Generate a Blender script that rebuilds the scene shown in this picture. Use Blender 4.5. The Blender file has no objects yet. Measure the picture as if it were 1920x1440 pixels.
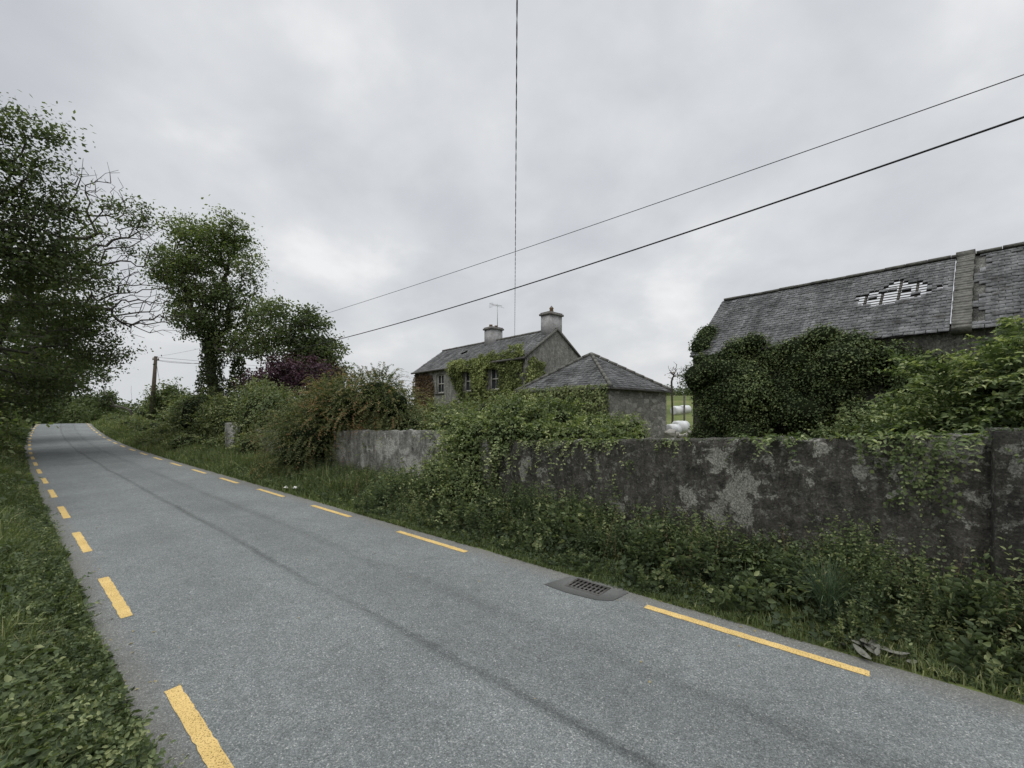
import bpy, math, random, bmesh
import numpy as np
from mathutils import Vector
R = np.random.default_rng(7)
random.seed(7)
sc = bpy.context.scene
COL = sc.collection
sc.view_settings.view_transform = 'Standard'
sc.view_settings.look = 'None'
sc.view_settings.exposure = 0
sc.view_settings.gamma = 1

# ------------------------------------------------------------------ basics
def link(o, parent=None):
    COL.objects.link(o)
    if parent is not None:
        o.parent = parent
    return o

def mesh_from(name, V, faces_groups, mat=None, parent=None, tint=None, smooth=False, uv=None):
    me = bpy.data.meshes.new(name)
    V = np.asarray(V, dtype=np.float32).reshape(-1, 3)
    me.vertices.add(len(V))
    me.vertices.foreach_set("co", V.ravel())
    idx = []; starts = []; tot = 0
    for F in faces_groups:
        F = np.asarray(F, dtype=np.int32)
        if F.size == 0: continue
        k = F.shape[1]
        idx.append(F.ravel()); starts.append(tot + np.arange(len(F)) * k); tot += F.size
    idx = np.concatenate(idx).astype(np.int32)
    starts = np.concatenate(starts).astype(np.int32)
    me.loops.add(len(idx)); me.loops.foreach_set("vertex_index", idx)
    me.polygons.add(len(starts)); me.polygons.foreach_set("loop_start", starts)
    me.update(calc_edges=True)
    me.validate()
    if tint is not None:
        a = me.attributes.new("tint", 'FLOAT', 'FACE')
        a.data.foreach_set("value", np.asarray(tint, dtype=np.float32))
    if uv is not None:
        l = me.uv_layers.new(name="UVMap")
        u = np.asarray(uv, dtype=np.float32)[idx]
        l.data.foreach_set("uv", u.ravel())
    if smooth:
        me.polygons.foreach_set("use_smooth", np.ones(len(starts), dtype=bool))
    ob = bpy.data.objects.new(name, me)
    if mat: me.materials.append(mat)
    link(ob, parent)
    return ob

def thing(ob, label, cat, kind=None, group=None):
    ob["label"] = label; ob["category"] = cat
    if kind: ob["kind"] = kind
    if group: ob["group"] = group
    return ob

def empty(name, loc, label, cat, group=None):
    e = bpy.data.objects.new(name, None)
    e.empty_display_size = 0.3
    link(e); thing(e, label, cat, group=group)
    return e

class Geo:
    def __init__(s):
        s.V = []; s.F = {}; s.n = 0
    def add(s, verts, faces):
        b = s.n
        for v in verts: s.V.append(tuple(v))
        s.n += len(verts)
        for f in faces: s.F.setdefault(len(f), []).append([i + b for i in f])
    def box(s, c, ax, ay, az, hx, hy, hz):
        c = Vector(c); ax = Vector(ax); ay = Vector(ay); az = Vector(az)
        vs = []
        for k in (-1, 1):
            for j in (-1, 1):
                for i in (-1, 1): vs.append(c + ax * hx * i + ay * hy * j + az * hz * k)
        s.add(vs, [(0,2,3,1),(4,5,7,6),(0,1,5,4),(2,6,7,3),(0,4,6,2),(1,3,7,5)])
    def tube(s, pts, rad, n=8, cap=True):
        pts = [Vector(p) for p in pts]
        rings = []
        for i, p in enumerate(pts):
            d = (pts[min(i+1, len(pts)-1)] - pts[max(i-1, 0)]).normalized()
            ref = Vector((0,0,1)) if abs(d.z) < 0.9 else Vector((1,0,0))
            u = d.cross(ref).normalized(); w = d.cross(u)
            r = rad[i] if hasattr(rad, '__len__') else rad
            rings.append([p + (u*math.cos(2*math.pi*k/n) + w*math.sin(2*math.pi*k/n))*r for k in range(n)])
        vs = [v for r_ in rings for v in r_]
        fs = []
        for i in range(len(pts)-1):
            for k in range(n):
                k2 = (k+1) % n
                fs.append((i*n+k, i*n+k2, (i+1)*n+k2, (i+1)*n+k))
        if cap:
            fs.append(tuple(range(n))[::-1]); fs.append(tuple((len(pts)-1)*n+k for k in range(n)))
        s.add(vs, fs)
    def build(s, name, mat, parent=None, smooth=False):
        return mesh_from(name, np.array(s.V), [np.array(f) for f in s.F.values()], mat, parent, smooth=smooth)

def sstep(a, b, x):
    t = np.clip((x - a) / (b - a), 0, 1)
    return t * t * (3 - 2 * t)

def fbm(P, scale, seed, octs=4):
    P = np.asarray(P, dtype=np.float64).reshape(-1, 3)
    g = np.random.default_rng(seed)
    v = np.zeros(len(P)); tot = 0; a = 1.0; sc_ = scale
    for o in range(octs):
        w = np.zeros(len(P))
        for k in range(4):
            d = g.normal(size=3); d /= np.linalg.norm(d)
            w += np.sin(P @ (d * sc_) + g.uniform(0, 6.28) + 1.3*np.sin(P @ (g.normal(size=3)*sc_*0.5)))
        v += a * w / 4; tot += a
        a *= 0.55; sc_ *= 2.03
    return v / tot * 1.6

# ------------------------------------------------------------------ place coordinates
TH = math.atan2(0.766, 0.642)
DX, DY = -math.sin(TH), math.cos(TH)      # along the road
NX, NY = math.cos(TH), math.sin(TH)       # across the road, towards the wall
SZ = np.array([-60, 0, 25, 35, 42, 50, 60, 68, 76, 90, 120, 200, 400, 2000.])
ZZ = np.array([0, 0, 0, .05, .13, .30, .60, .84, .85, .3, -1.0, -2, -2, -2.])
SH = np.array([0, 0, 0, .07, .22, .47, .92, 1.4, 2.0, 3.5, 6, 10, 10, 10.])
_sx = np.linspace(-60, 2000, 8241)
def _sm(y):
    v = np.interp(_sx, SZ, y); k = np.hanning(41); k /= k.sum()
    return np.convolve(np.pad(v, 20, mode='edge'), k, mode='valid')
_zs, _hs = _sm(ZZ), _sm(SH)
def zr(s): return np.interp(s, _sx, _zs)
def shf(s): return np.interp(s, _sx, _hs)
def gz(s, o):
    s = np.asarray(s, dtype=float); o = np.asarray(o, dtype=float)
    base = zr(s)
    X = DX*s + NX*(o+shf(s)); Y = DY*s + NY*(o+shf(s))
    left = 0.34*sstep(0.60, -0.5, o) + 0.35*sstep(-.8, -3, o)
    right = 0.16*sstep(5.15, 6.7, o) + 0.25*sstep(6.9, 8.5, o)
    hill = 7.0*sstep(40, 120, Y)*sstep(-15, 40, X)
    road = -0.06*((o > 0.62) & (o < 5.12))
    far = sstep(20, 90, np.abs(o-3))
    base = base*(1-far) + far*np.minimum(base, -0.3+0*base)
    return base + left*(1-far) + right*(1-far) + hill + road
def RD(s, o, z=0.0, on=True):
    s = np.asarray(s, dtype=float); o = np.asarray(o, dtype=float)
    X = DX*s + NX*(o+shf(s)); Y = DY*s + NY*(o+shf(s))
    Z = (gz(s, o) if on else zr(s)) + z
    return np.stack([X+0*Z, Y+0*Z, Z], -1)

# ------------------------------------------------------------------ materials
def newmat(name):
    m = bpy.data.materials.new(name); m.use_nodes = True
    nt = m.node_tree; nt.nodes.clear()
    return m, nt
def N(nt, t, **kw):
    n = nt.nodes.new(t)
    for k, v in kw.items(): setattr(n, k, v)
    return n
def ramp(nt, stops, interp='LINEAR'):
    r = nt.nodes.new('ShaderNodeValToRGB'); cr = r.color_ramp; cr.interpolation = interp
    while len(cr.elements) > 1: cr.elements.remove(cr.elements[-1])
    cr.elements[0].position = stops[0][0]; cr.elements[0].color = (*stops[0][1], 1)
    for p, c in stops[1:]:
        e = cr.elements.new(p); e.color = (*c, 1)
    return r
def g3(v): return (v, v, v)
def noise(nt, vec, scale, detail=4, rough=.55, dist=0):
    n = N(nt, 'ShaderNodeTexNoise'); n.inputs['Scale'].default_value = scale
    n.inputs['Detail'].default_value = detail; n.inputs['Roughness'].default_value = rough
    n.inputs['Distortion'].default_value = dist
    if vec is not None: nt.links.new(vec, n.inputs['Vector'])
    return n.outputs['Fac']
def mix(nt, f, a, b, mode='MIX'):
    m = N(nt, 'ShaderNodeMix', data_type='RGBA', blend_type=mode)
    for inp, v in (('Factor', f), ('A', a), ('B', b)):
        sock = [i for i in m.inputs if i.name == inp and (i.type == 'RGBA' or (inp == 'Factor' and i.type == 'VALUE'))][0]
        if isinstance(v, (int, float)): sock.default_value = v
        elif isinstance(v, tuple): sock.default_value = (*v, 1) if len(v) == 3 else v
        else: nt.links.new(v, sock)
    return [o for o in m.outputs if o.type == 'RGBA'][0]
def mth(nt, op, a, b=None, c=None, clamp=False):
    m = N(nt, 'ShaderNodeMath', operation=op); m.use_clamp = clamp
    for i, v in enumerate((a, b, c)):
        if v is None: continue
        if isinstance(v, (int, float)): m.inputs[i].default_value = v
        else: nt.links.new(v, m.inputs[i])
    return m.outputs[0]
def finish(nt, col, rough=.85, bump=None, bstr=.5, bdist=.01, spec=.3, metallic=0):
    p = N(nt, 'ShaderNodeBsdfPrincipled')
    if isinstance(col, tuple): p.inputs['Base Color'].default_value = (*col, 1)
    else: nt.links.new(col, p.inputs['Base Color'])
    p.inputs['Roughness'].default_value = rough
    p.inputs['Specular IOR Level'].default_value = spec
    p.inputs['Metallic'].default_value = metallic
    if bump is not None:
        b = N(nt, 'ShaderNodeBump'); b.inputs['Strength'].default_value = bstr; b.inputs['Distance'].default_value = bdist
        nt.links.new(bump, b.inputs['Height']); nt.links.new(b.outputs[0], p.inputs['Normal'])
    o = N(nt, 'ShaderNodeOutputMaterial'); nt.links.new(p.outputs[0], o.inputs[0])
    return p
def pos(nt): return N(nt, 'ShaderNodeNewGeometry').outputs['Position']

def leafmat(name, stops, trans=.25, rough=.6, spec=.2):
    m, nt = newmat(name)
    a = N(nt, 'ShaderNodeAttribute'); a.attribute_name = 'tint'
    r = ramp(nt, stops); nt.links.new(a.outputs['Fac'], r.inputs[0])
    p = N(nt, 'ShaderNodeBsdfPrincipled'); p.inputs['Roughness'].default_value = rough
    p.inputs['Specular IOR Level'].default_value = spec
    nt.links.new(r.outputs[0], p.inputs['Base Color'])
    t = N(nt, 'ShaderNodeBsdfTranslucent')
    br = mix(nt, 1.0, r.outputs[0], (1.5, 1.6, .8), 'MULTIPLY'); nt.links.new(br, t.inputs[0])
    ms = N(nt, 'ShaderNodeMixShader'); ms.inputs[0].default_value = trans
    nt.links.new(p.outputs[0], ms.inputs[1]); nt.links.new(t.outputs[0], ms.inputs[2])
    o = N(nt, 'ShaderNodeOutputMaterial'); nt.links.new(ms.outputs[0], o.inputs[0])
    return m
M_TREE = leafmat('tree_leaves', [(0, (.038,.054,.026)), (.5, (.094,.124,.052)), (1, (.19,.215,.095))], .4)
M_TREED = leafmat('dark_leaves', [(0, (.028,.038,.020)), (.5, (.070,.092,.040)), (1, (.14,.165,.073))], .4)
M_IVY = leafmat('ivy_leaves', [(0, (.030,.043,.020)), (.5, (.076,.102,.042)), (.85, (.13,.158,.066)), (1, (.20,.225,.10))], .15, .65, .15)
M_IVYY = leafmat('yellow_ivy_leaves', [(0, (.055,.070,.022)), (.5, (.15,.18,.06)), (1, (.28,.31,.12))], .2)
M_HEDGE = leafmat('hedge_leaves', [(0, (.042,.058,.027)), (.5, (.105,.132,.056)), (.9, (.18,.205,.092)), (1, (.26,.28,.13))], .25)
M_SHRUB = leafmat('shrub_leaves', [(0, (.042,.060,.026)), (.5, (.115,.148,.060)), (.85, (.20,.235,.105)), (1, (.33,.36,.18))], .3)
M_ELDER = leafmat('elder_leaves', [(0, (.036,.054,.025)), (.5, (.098,.135,.056)), (.85, (.18,.22,.095)), (1, (.31,.35,.18))], .3)
M_BROWN = leafmat('cotoneaster_leaves', [(0, (.038,.052,.023)), (.45, (.095,.118,.046)), (.75, (.165,.165,.068)), (.92, (.26,.17,.085)), (1, (.32,.15,.085))], .25)
M_PURP = leafmat('copper_leaves', [(0, (.022,.013,.020)), (.6, (.058,.028,.042)), (1, (.12,.05,.065))], .2)
M_WEED = leafmat('weed_leaves', [(0, (.034,.049,.027)), (.5, (.078,.106,.052)), (.85, (.135,.17,.08)), (1, (.24,.27,.13))], .25)
M_DRY = leafmat('dry_stalks', [(0, (.10,.075,.04)), (1, (.30,.25,.14))], .1)
M_GRASS = leafmat('grass_blades', [(0, (.048,.068,.028)), (.5, (.115,.148,.060)), (.8, (.21,.235,.105)), (1, (.42,.39,.23))], .3)
M_TUFT = leafmat('tuft_blades', [(0, (.04,.065,.04)), (1, (.13,.18,.11))], .2)
M_TWIG = leafmat('brown_ivy_leaves', [(0, (.05,.035,.02)), (.6, (.12,.08,.045)), (1, (.16,.14,.06))], .1)

def mat_bark():
    m, nt = newmat('bark'); P = pos(nt)
    n = noise(nt, P, 6, 6, .7)
    r = ramp(nt, [(.3, (.030,.026,.022)), (.6, (.075,.068,.058)), (.8, (.12,.12,.10))]); nt.links.new(n, r.inputs[0])
    finish(nt, r.outputs[0], .9, n, .8, .03); return m
M_BARK = mat_bark()
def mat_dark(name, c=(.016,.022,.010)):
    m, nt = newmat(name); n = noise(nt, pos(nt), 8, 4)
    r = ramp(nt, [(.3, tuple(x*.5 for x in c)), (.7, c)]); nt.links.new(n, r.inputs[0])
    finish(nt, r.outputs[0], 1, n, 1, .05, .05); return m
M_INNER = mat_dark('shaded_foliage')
def mat_ground():
    m, nt = newmat('ground_grass'); P = pos(nt)
    a = noise(nt, P, .12, 5); b = noise(nt, P, 5, 6, .7)
    r1 = ramp(nt, [(.3, (.065,.080,.028)), (.55, (.13,.16,.055)), (.75, (.21,.20,.09))]); nt.links.new(a, r1.inputs[0])
    r2 = ramp(nt, [(.3, g3(.45)), (.7, g3(1.15))]); nt.links.new(b, r2.inputs[0])
    c = mix(nt, 1.0, r1.outputs[0], r2.outputs[0], 'MULTIPLY')
    finish(nt, c, 1, b, .7, .05, .1); return m
M_GROUND = mat_ground()

def mat_asphalt():
    m, nt = newmat('asphalt')
    uv = N(nt, 'ShaderNodeUVMap'); uv.uv_map = 'UVMap'
    sep = N(nt, 'ShaderNodeSeparateXYZ'); nt.links.new(uv.outputs[0], sep.inputs[0])
    s, o = sep.outputs[0], sep.outputs[1]
    P = pos(nt)
    v = N(nt, 'ShaderNodeTexVoronoi'); v.inputs['Scale'].default_value = 105; nt.links.new(P, v.inputs['Vector'])
    sepc = N(nt, 'ShaderNodeSeparateColor'); nt.links.new(v.outputs['Color'], sepc.inputs[0])
    chip = ramp(nt, [(0, (.094,.104,.106)), (.5, (.147,.161,.163)), (.87, (.194,.210,.211)), (.97, (.26,.275,.272)), (1, (.36,.37,.355))])
    nt.links.new(sepc.outputs[0], chip.inputs[0])
    v2 = N(nt, 'ShaderNodeTexVoronoi'); v2.inputs['Scale'].default_value = 230; nt.links.new(P, v2.inputs['Vector'])
    sepd = N(nt, 'ShaderNodeSeparateColor'); nt.links.new(v2.outputs['Color'], sepd.inputs[0])
    fine = ramp(nt, [(0, g3(.65)), (1, g3(1.33))]); nt.links.new(sepd.outputs[0], fine.inputs[0])
    c = mix(nt, 1, chip.outputs[0], fine.outputs[0], 'MULTIPLY')
    a = noise(nt, P, .55, 5, .6); ra = ramp(nt, [(.3, g3(.86)), (.7, g3(1.16))]); nt.links.new(a, ra.inputs[0])
    c = mix(nt, 1, c, ra.outputs[0], 'MULTIPLY')
    a2 = noise(nt, P, 7, 5, .7); ra2 = ramp(nt, [(.3, g3(.86)), (.7, g3(1.12))]); nt.links.new(a2, ra2.inputs[0])
    c = mix(nt, 1, c, ra2.outputs[0], 'MULTIPLY')
    cmb = N(nt, 'ShaderNodeCombineXYZ')
    nt.links.new(mth(nt, 'MULTIPLY', s, .25), cmb.inputs[0]); nt.links.new(mth(nt, 'MULTIPLY', o, 2.5), cmb.inputs[1])
    st = noise(nt, cmb.outputs[0], 1.2, 5, .6)
    cm2 = N(nt, 'ShaderNodeCombineXYZ'); nt.links.new(mth(nt, 'MULTIPLY', s, .25), cm2.inputs[0])
    wob = mth(nt, 'MULTIPLY', mth(nt, 'SUBTRACT', noise(nt, cm2.outputs[0], 1.0, 4), .5), .30)
    ow = mth(nt, 'ADD', mth(nt, 'ADD', o, wob), mth(nt, 'MULTIPLY', mth(nt, 'SUBTRACT', a2, .5), .12))
    def band(center, width, strength):
        d = mth(nt, 'ABSOLUTE', mth(nt, 'SUBTRACT', ow, center))
        t = mth(nt, 'SUBTRACT', 1.0, mth(nt, 'DIVIDE', d, width), clamp=True)
        return mth(nt, 'MULTIPLY', mth(nt, 'POWER', t, .6), strength)
    brk = ramp(nt, [(.36, g3(.3)), (.58, g3(1))]); nt.links.new(st, brk.inputs[0])
    joint = mth(nt, 'MULTIPLY', band(2.66, .070, .40), brk.outputs[0])
    joint = mth(nt, 'ADD', joint, band(3.2, .7, .13))
    joint = mth(nt, 'ADD', joint, band(1.9, .35, .06))
    joint = mth(nt, 'ADD', joint, mth(nt, 'MULTIPLY', band(3.62, .13, .20), brk.outputs[0]))
    dark = mth(nt, 'SUBTRACT', 1.0, joint, clamp=True)
    dc = N(nt, 'ShaderNodeCombineColor')
    for i in range(3): nt.links.new(dark, dc.inputs[i])
    c = mix(nt, 1, c, dc.outputs[0], 'MULTIPLY')
    e1 = mth(nt, 'DIVIDE', mth(nt, 'SUBTRACT', ow, 4.75), .5, clamp=True)
    e2 = mth(nt, 'DIVIDE', mth(nt, 'SUBTRACT', .95, ow), .4, clamp=True)
    e = mth(nt, 'MULTIPLY', mth(nt, 'ADD', e1, e2), mth(nt, 'MULTIPLY', a2, 1.3), clamp=True)
    c = mix(nt, e, c, (.145,.132,.106))
    h = mth(nt, 'ADD', v.outputs['Distance'], mth(nt, 'MULTIPLY', sepd.outputs[0], .3))
    finish(nt, c, .85, h, .6, .008, .3); return m
M_ASPH = mat_asphalt()

def mat_simple(name, c1, c2, scale, rough=.85, bstr=.5, bd=.01, detail=6, spec=.3, metal=0):
    m, nt = newmat(name); n = noise(nt, pos(nt), scale, detail, .65)
    r = ramp(nt, [(.3, c1), (.7, c2)]); nt.links.new(n, r.inputs[0])
    finish(nt, r.outputs[0], rough, n, bstr, bd, spec, metal); return m
def mat_paint():
    m, nt = newmat('yellow_road_paint'); P = pos(nt)
    n = noise(nt, P, 3, 5, .6); f = noise(nt, P, 90, 3, .6)
    r = ramp(nt, [(.3, (.52,.37,.14)), (.7, (.66,.48,.20))]); nt.links.new(n, r.inputs[0])
    r2 = ramp(nt, [(.35, (.28,.28,.26)), (.48, (1,1,1))]); nt.links.new(f, r2.inputs[0])
    c = mix(nt, 1, r.outputs[0], r2.outputs[0], 'MULTIPLY')
    finish(nt, c, .8, f, .6, .006, .15); return m
M_PAINT = mat_paint()

def mat_wall(name, dark, mid, pale, thr=.56, topd=1.6, seed=0.0, streak=.55, algae=.6, fs=2.6, sec=1.35, rgh=.70):
    m, nt = newmat(name); P = pos(nt)
    mp = N(nt, 'ShaderNodeMapping'); nt.links.new(P, mp.inputs[0]); mp.inputs['Location'].default_value = (seed, seed*1.3, seed*.7)
    V = mp.outputs[0]
    zone = noise(nt, V, .8, 3, .5)
    big = noise(nt, V, fs, 12, rgh, .5)
    med = noise(nt, V, 6, 9, .75, .3)
    fin = noise(nt, V, 45, 4, .7)
    base = ramp(nt, [(.34, dark), (.52, mid), (.68, tuple(x*1.9 for x in mid))]); nt.links.new(med, base.inputs[0])
    comb = mth(nt, 'ADD', big, mth(nt, 'MULTIPLY', mth(nt, 'SUBTRACT', zone, .5), .45))
    pr = ramp(nt, [(thr, g3(0)), (thr+.006, g3(1))]); nt.links.new(comb, pr.inputs[0])
    pc = ramp(nt, [(.3, tuple(x*.4 for x in pale)), (.6, pale)]); nt.links.new(fin, pc.inputs[0])
    pr2 = ramp(nt, [(thr-.06, g3(0)), (thr-.054, g3(1))]); nt.links.new(comb, pr2.inputs[0])
    ms = N(nt, 'ShaderNodeMapping'); nt.links.new(P, ms.inputs[0]); ms.inputs['Scale'].default_value = (4, 4, .5)
    stn = noise(nt, ms.outputs[0], 1.5, 7, .75)
    sr = ramp(nt, [(.38, g3(.35)), (.58, g3(1.1))]); nt.links.new(stn, sr.inputs[0])
    c = mix(nt, mth(nt, 'MULTIPLY', pr2.outputs[0], .7), base.outputs[0], tuple(x*sec for x in mid))
    c = mix(nt, streak, c, sr.outputs[0], 'MULTIPLY')
    c = mix(nt, pr.outputs[0], c, pc.outputs[0])
    li = ramp(nt, [(.565, g3(0)), (.59, g3(.8))]); nt.links.new(noise(nt, V, 14, 7, .72), li.inputs[0])
    c = mix(nt, mth(nt, 'MULTIPLY', li.outputs[0], mth(nt, 'MULTIPLY', zone, 1.5, clamp=True)), c, tuple(x*.72 for x in pale))
    c = mix(nt, streak*.4, c, sr.outputs[0], 'MULTIPLY')
    sep = N(nt, 'ShaderNodeSeparateXYZ'); nt.links.new(P, sep.inputs[0])
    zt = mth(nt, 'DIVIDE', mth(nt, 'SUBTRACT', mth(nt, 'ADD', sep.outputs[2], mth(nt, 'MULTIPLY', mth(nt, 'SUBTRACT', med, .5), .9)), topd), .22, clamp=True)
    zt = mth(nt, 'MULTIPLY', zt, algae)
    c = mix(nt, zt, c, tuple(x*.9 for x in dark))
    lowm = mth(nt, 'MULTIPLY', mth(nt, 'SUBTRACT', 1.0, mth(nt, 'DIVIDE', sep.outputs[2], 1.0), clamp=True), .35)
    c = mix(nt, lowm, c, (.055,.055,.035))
    fr = ramp(nt, [(.3, g3(.55)), (.7, g3(1.35))]); nt.links.new(fin, fr.inputs[0])
    c = mix(nt, 1, c, fr.outputs[0], 'MULTIPLY')
    h = mth(nt, 'ADD', mth(nt, 'MULTIPLY', med, 1.0), mth(nt, 'ADD', mth(nt, 'MULTIPLY', fin, .3), mth(nt, 'ADD', mth(nt, 'MULTIPLY', pr.outputs[0], .3), mth(nt, 'MULTIPLY', pr2.outputs[0], .25))))
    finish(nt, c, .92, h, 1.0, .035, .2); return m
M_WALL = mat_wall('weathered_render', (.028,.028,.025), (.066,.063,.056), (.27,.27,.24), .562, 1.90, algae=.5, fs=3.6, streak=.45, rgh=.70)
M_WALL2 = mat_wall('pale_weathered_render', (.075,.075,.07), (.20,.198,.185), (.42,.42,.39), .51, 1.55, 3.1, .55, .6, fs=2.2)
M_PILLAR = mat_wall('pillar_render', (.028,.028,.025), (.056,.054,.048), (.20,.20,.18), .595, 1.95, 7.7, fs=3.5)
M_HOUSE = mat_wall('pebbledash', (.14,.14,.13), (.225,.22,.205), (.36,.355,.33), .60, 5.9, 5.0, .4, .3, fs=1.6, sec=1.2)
def mat_stone():
    m, nt = newmat('rubble_masonry'); P = pos(nt)
    v = N(nt, 'ShaderNodeTexVoronoi'); v.inputs['Scale'].default_value = 3.6; v.feature = 'F1'
    mp = N(nt, 'ShaderNodeMapping'); nt.links.new(P, mp.inputs[0]); mp.inputs['Scale'].default_value = (1, 1, 1.7)
    nt.links.new(mp.outputs[0], v.inputs['Vector'])
    e = N(nt, 'ShaderNodeTexVoronoi'); e.inputs['Scale'].default_value = 3.6; e.feature = 'DISTANCE_TO_EDGE'; nt.links.new(mp.outputs[0], e.inputs['Vector'])
    sc_ = N(nt, 'ShaderNodeSeparateColor'); nt.links.new(v.outputs['Color'], sc_.inputs[0])
    r = ramp(nt, [(0, (.19,.185,.17)), (.6, (.29,.285,.265)), (1, (.42,.41,.38))]); nt.links.new(sc_.outputs[0], r.inputs[0])
    er = ramp(nt, [(0, g3(.62)), (.06, g3(1))]); nt.links.new(e.outputs[0], er.inputs[0])
    c = mix(nt, 1, r.outputs[0], er.outputs[0], 'MULTIPLY')
    n = noise(nt, P, 12, 7, .75); nr = ramp(nt, [(.35, g3(.6)), (.65, g3(1.2))]); nt.links.new(n, nr.inputs[0])
    c = mix(nt, 1, c, nr.outputs[0], 'MULTIPLY')
    finish(nt, c, .9, mth(nt, 'ADD', er.outputs[0], n), .9, .03, .2); return m
M_STONE = mat_stone()
M_CHIM = mat_simple('chimney_render', (.19,.19,.19), (.38,.38,.38), 4)
M_CAP = mat_simple('chimney_cap', (.10,.095,.09), (.20,.19,.18), 9)
M_POT = mat_simple('clay_pot', (.22,.14,.08), (.34,.24,.15), 12)
M_BARN = mat_wall('barn_wall', (.04,.04,.037), (.10,.10,.09), (.2,.2,.18), .60, 5.0, 9.0)
M_CONC = mat_simple('old_concrete', (.055,.055,.05), (.15,.147,.133), 9, bd=.03, bstr=.9)
M_WOOD = mat_simple('weathered_timber', (.035,.033,.028), (.10,.095,.085), 10)
M_POLE = mat_simple('pole_timber', (.04,.03,.022), (.095,.075,.056), 8)
M_WHITE = mat_simple('flaking_white_paint', (.28,.27,.24), (.58,.57,.53), 15)
M_IRON = mat_simple('cast_iron', (.035,.034,.032), (.10,.095,.088), 40, .6, spec=.5)
M_CABLE = mat_simple('cable_sheath', (.012,.012,.013), (.025,.025,.027), 30)
M_ALU = mat_simple('aerial_metal', (.25,.25,.26), (.4,.4,.42), 20, .4, metal=.8)
M_PATCH = mat_simple('asphalt_patch', (.085,.088,.086), (.16,.165,.16), 60, bd=.01)
M_PLASTIC = mat_simple('bale_wrap', (.40,.41,.42), (.66,.67,.68), 3, .5, spec=.3)
M_PAPER = mat_simple('litter', (.5,.5,.48), (.75,.75,.73), 20)
M_RUBBLE = mat_simple('rubble_stone', (.20,.19,.17), (.45,.44,.41), 6)
M_INSUL = mat_simple('porcelain', (.3,.28,.26), (.5,.48,.45), 20, .3)
M_DEAD = mat_simple('dry_leaf', (.14,.11,.05), (.34,.30,.16), 20)
mg, nt = newmat('window_glass'); finish(nt, (.035,.04,.045), .15, spec=.5); M_GLASS = mg

def mat_slate(name, stops):
    m, nt = newmat(name)
    a = N(nt, 'ShaderNodeAttribute'); a.attribute_name = 'tint'
    r = ramp(nt, stops); nt.links.new(a.outputs['Fac'], r.inputs[0])
    P = pos(nt)
    n1 = noise(nt, P, 1.3, 8, .72); n2 = noise(nt, P, 14, 6, .75)
    r1 = ramp(nt, [(.36, g3(.36)), (.56, g3(1.12))]); nt.links.new(n1, r1.inputs[0])
    c = mix(nt, .85, r.outputs[0], r1.outputs[0], 'MULTIPLY')
    r3 = ramp(nt, [(.35, g3(.6)), (.6, g3(1.15))]); nt.links.new(n2, r3.inputs[0])
    c = mix(nt, 1.0, c, r3.outputs[0], 'MULTIPLY')
    # pale runs down the slope
    AVx = (-.664, .748, 0)
    dp = N(nt, 'ShaderNodeVectorMath', operation='DOT_PRODUCT'); nt.links.new(P, dp.inputs[0]); dp.inputs[1].default_value = AVx
    sp = N(nt, 'ShaderNodeSeparateXYZ'); nt.links.new(P, sp.inputs[0])
    cv = N(nt, 'ShaderNodeCombineXYZ'); nt.links.new(mth(nt, 'MULTIPLY', dp.outputs['Value'], 5.0), cv.inputs[0]); nt.links.new(mth(nt, 'MULTIPLY', sp.outputs[2], .6), cv.inputs[1])
    rr = ramp(nt, [(.35, g3(.72)), (.65, g3(1.35))]); nt.links.new(noise(nt, cv.outputs[0], 1.0, 6, .7), rr.inputs[0])
    c = mix(nt, 1.0, c, rr.outputs[0], 'MULTIPLY')
    lr = ramp(nt, [(.62, g3(0)), (.68, g3(.7))]); nt.links.new(n2, lr.inputs[0])
    c = mix(nt, lr.outputs[0], c, (.34,.34,.31))
    mo = ramp(nt, [(.58, g3(0)), (.65, g3(.7))]); nt.links.new(noise(nt, P, 3.3, 7, .75), mo.inputs[0])
    c = mix(nt, mo.outputs[0], c, (.055,.053,.045))
    finish(nt, c, .8, n2, .4, .01, .25); return m
M_SLATE = mat_slate('slate', [(0, (.095,.097,.10)), (.5, (.165,.168,.172)), (.9, (.23,.235,.24)), (1, (.32,.32,.32))])
M_SLATEB = mat_slate('old_slate', [(0, (.10,.102,.106)), (.5, (.165,.168,.174)), (.9, (.23,.235,.243)), (1, (.34,.34,.34))])
M_UNDER = mat_dark('roof_underlay', (.03,.03,.03))

# ------------------------------------------------------------------ foliage builders
def unit(v): return v / np.maximum(np.linalg.norm(v, axis=-1, keepdims=True), 1e-9)
def leaf_geo(P, Nrm, size, asp=.38, down=.4, fold=True, axis=None):
    n = len(P)
    Nn = unit(Nrm)
    A = R.normal(size=(n, 3)) + np.array([0, 0, -down]) if axis is None else axis + R.normal(size=(n, 3))*.25
    A = A - (A*Nn).sum(1, keepdims=True)*Nn; A = unit(A)
    W = np.cross(Nn, A)
    L = np.broadcast_to(np.asarray(size, dtype=float), (n,))[:, None]
    if not fold:
        V = np.stack([P, P + A*.45*L + W*asp*L, P + A*L, P + A*.45*L - W*asp*L], 1)
        return V.reshape(-1, 3), np.arange(n*4).reshape(n, 4), 1
    up = Nn*L*.10
    V = np.stack([P, P + A*.25*L + W*asp*.8*L + up, P + A*.6*L + W*asp*.85*L + up, P + A*L - up,
                  P + A*.6*L - W*asp*.85*L + up, P + A*.25*L - W*asp*.8*L + up], 1)
    b = (np.arange(n)*6)[:, None]
    F = np.concatenate([b + np.array([0, 1, 2, 3]), b + np.array([0, 3, 4, 5])], 1).reshape(-1, 4)
    return V.reshape(-1, 3), F, 2

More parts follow.
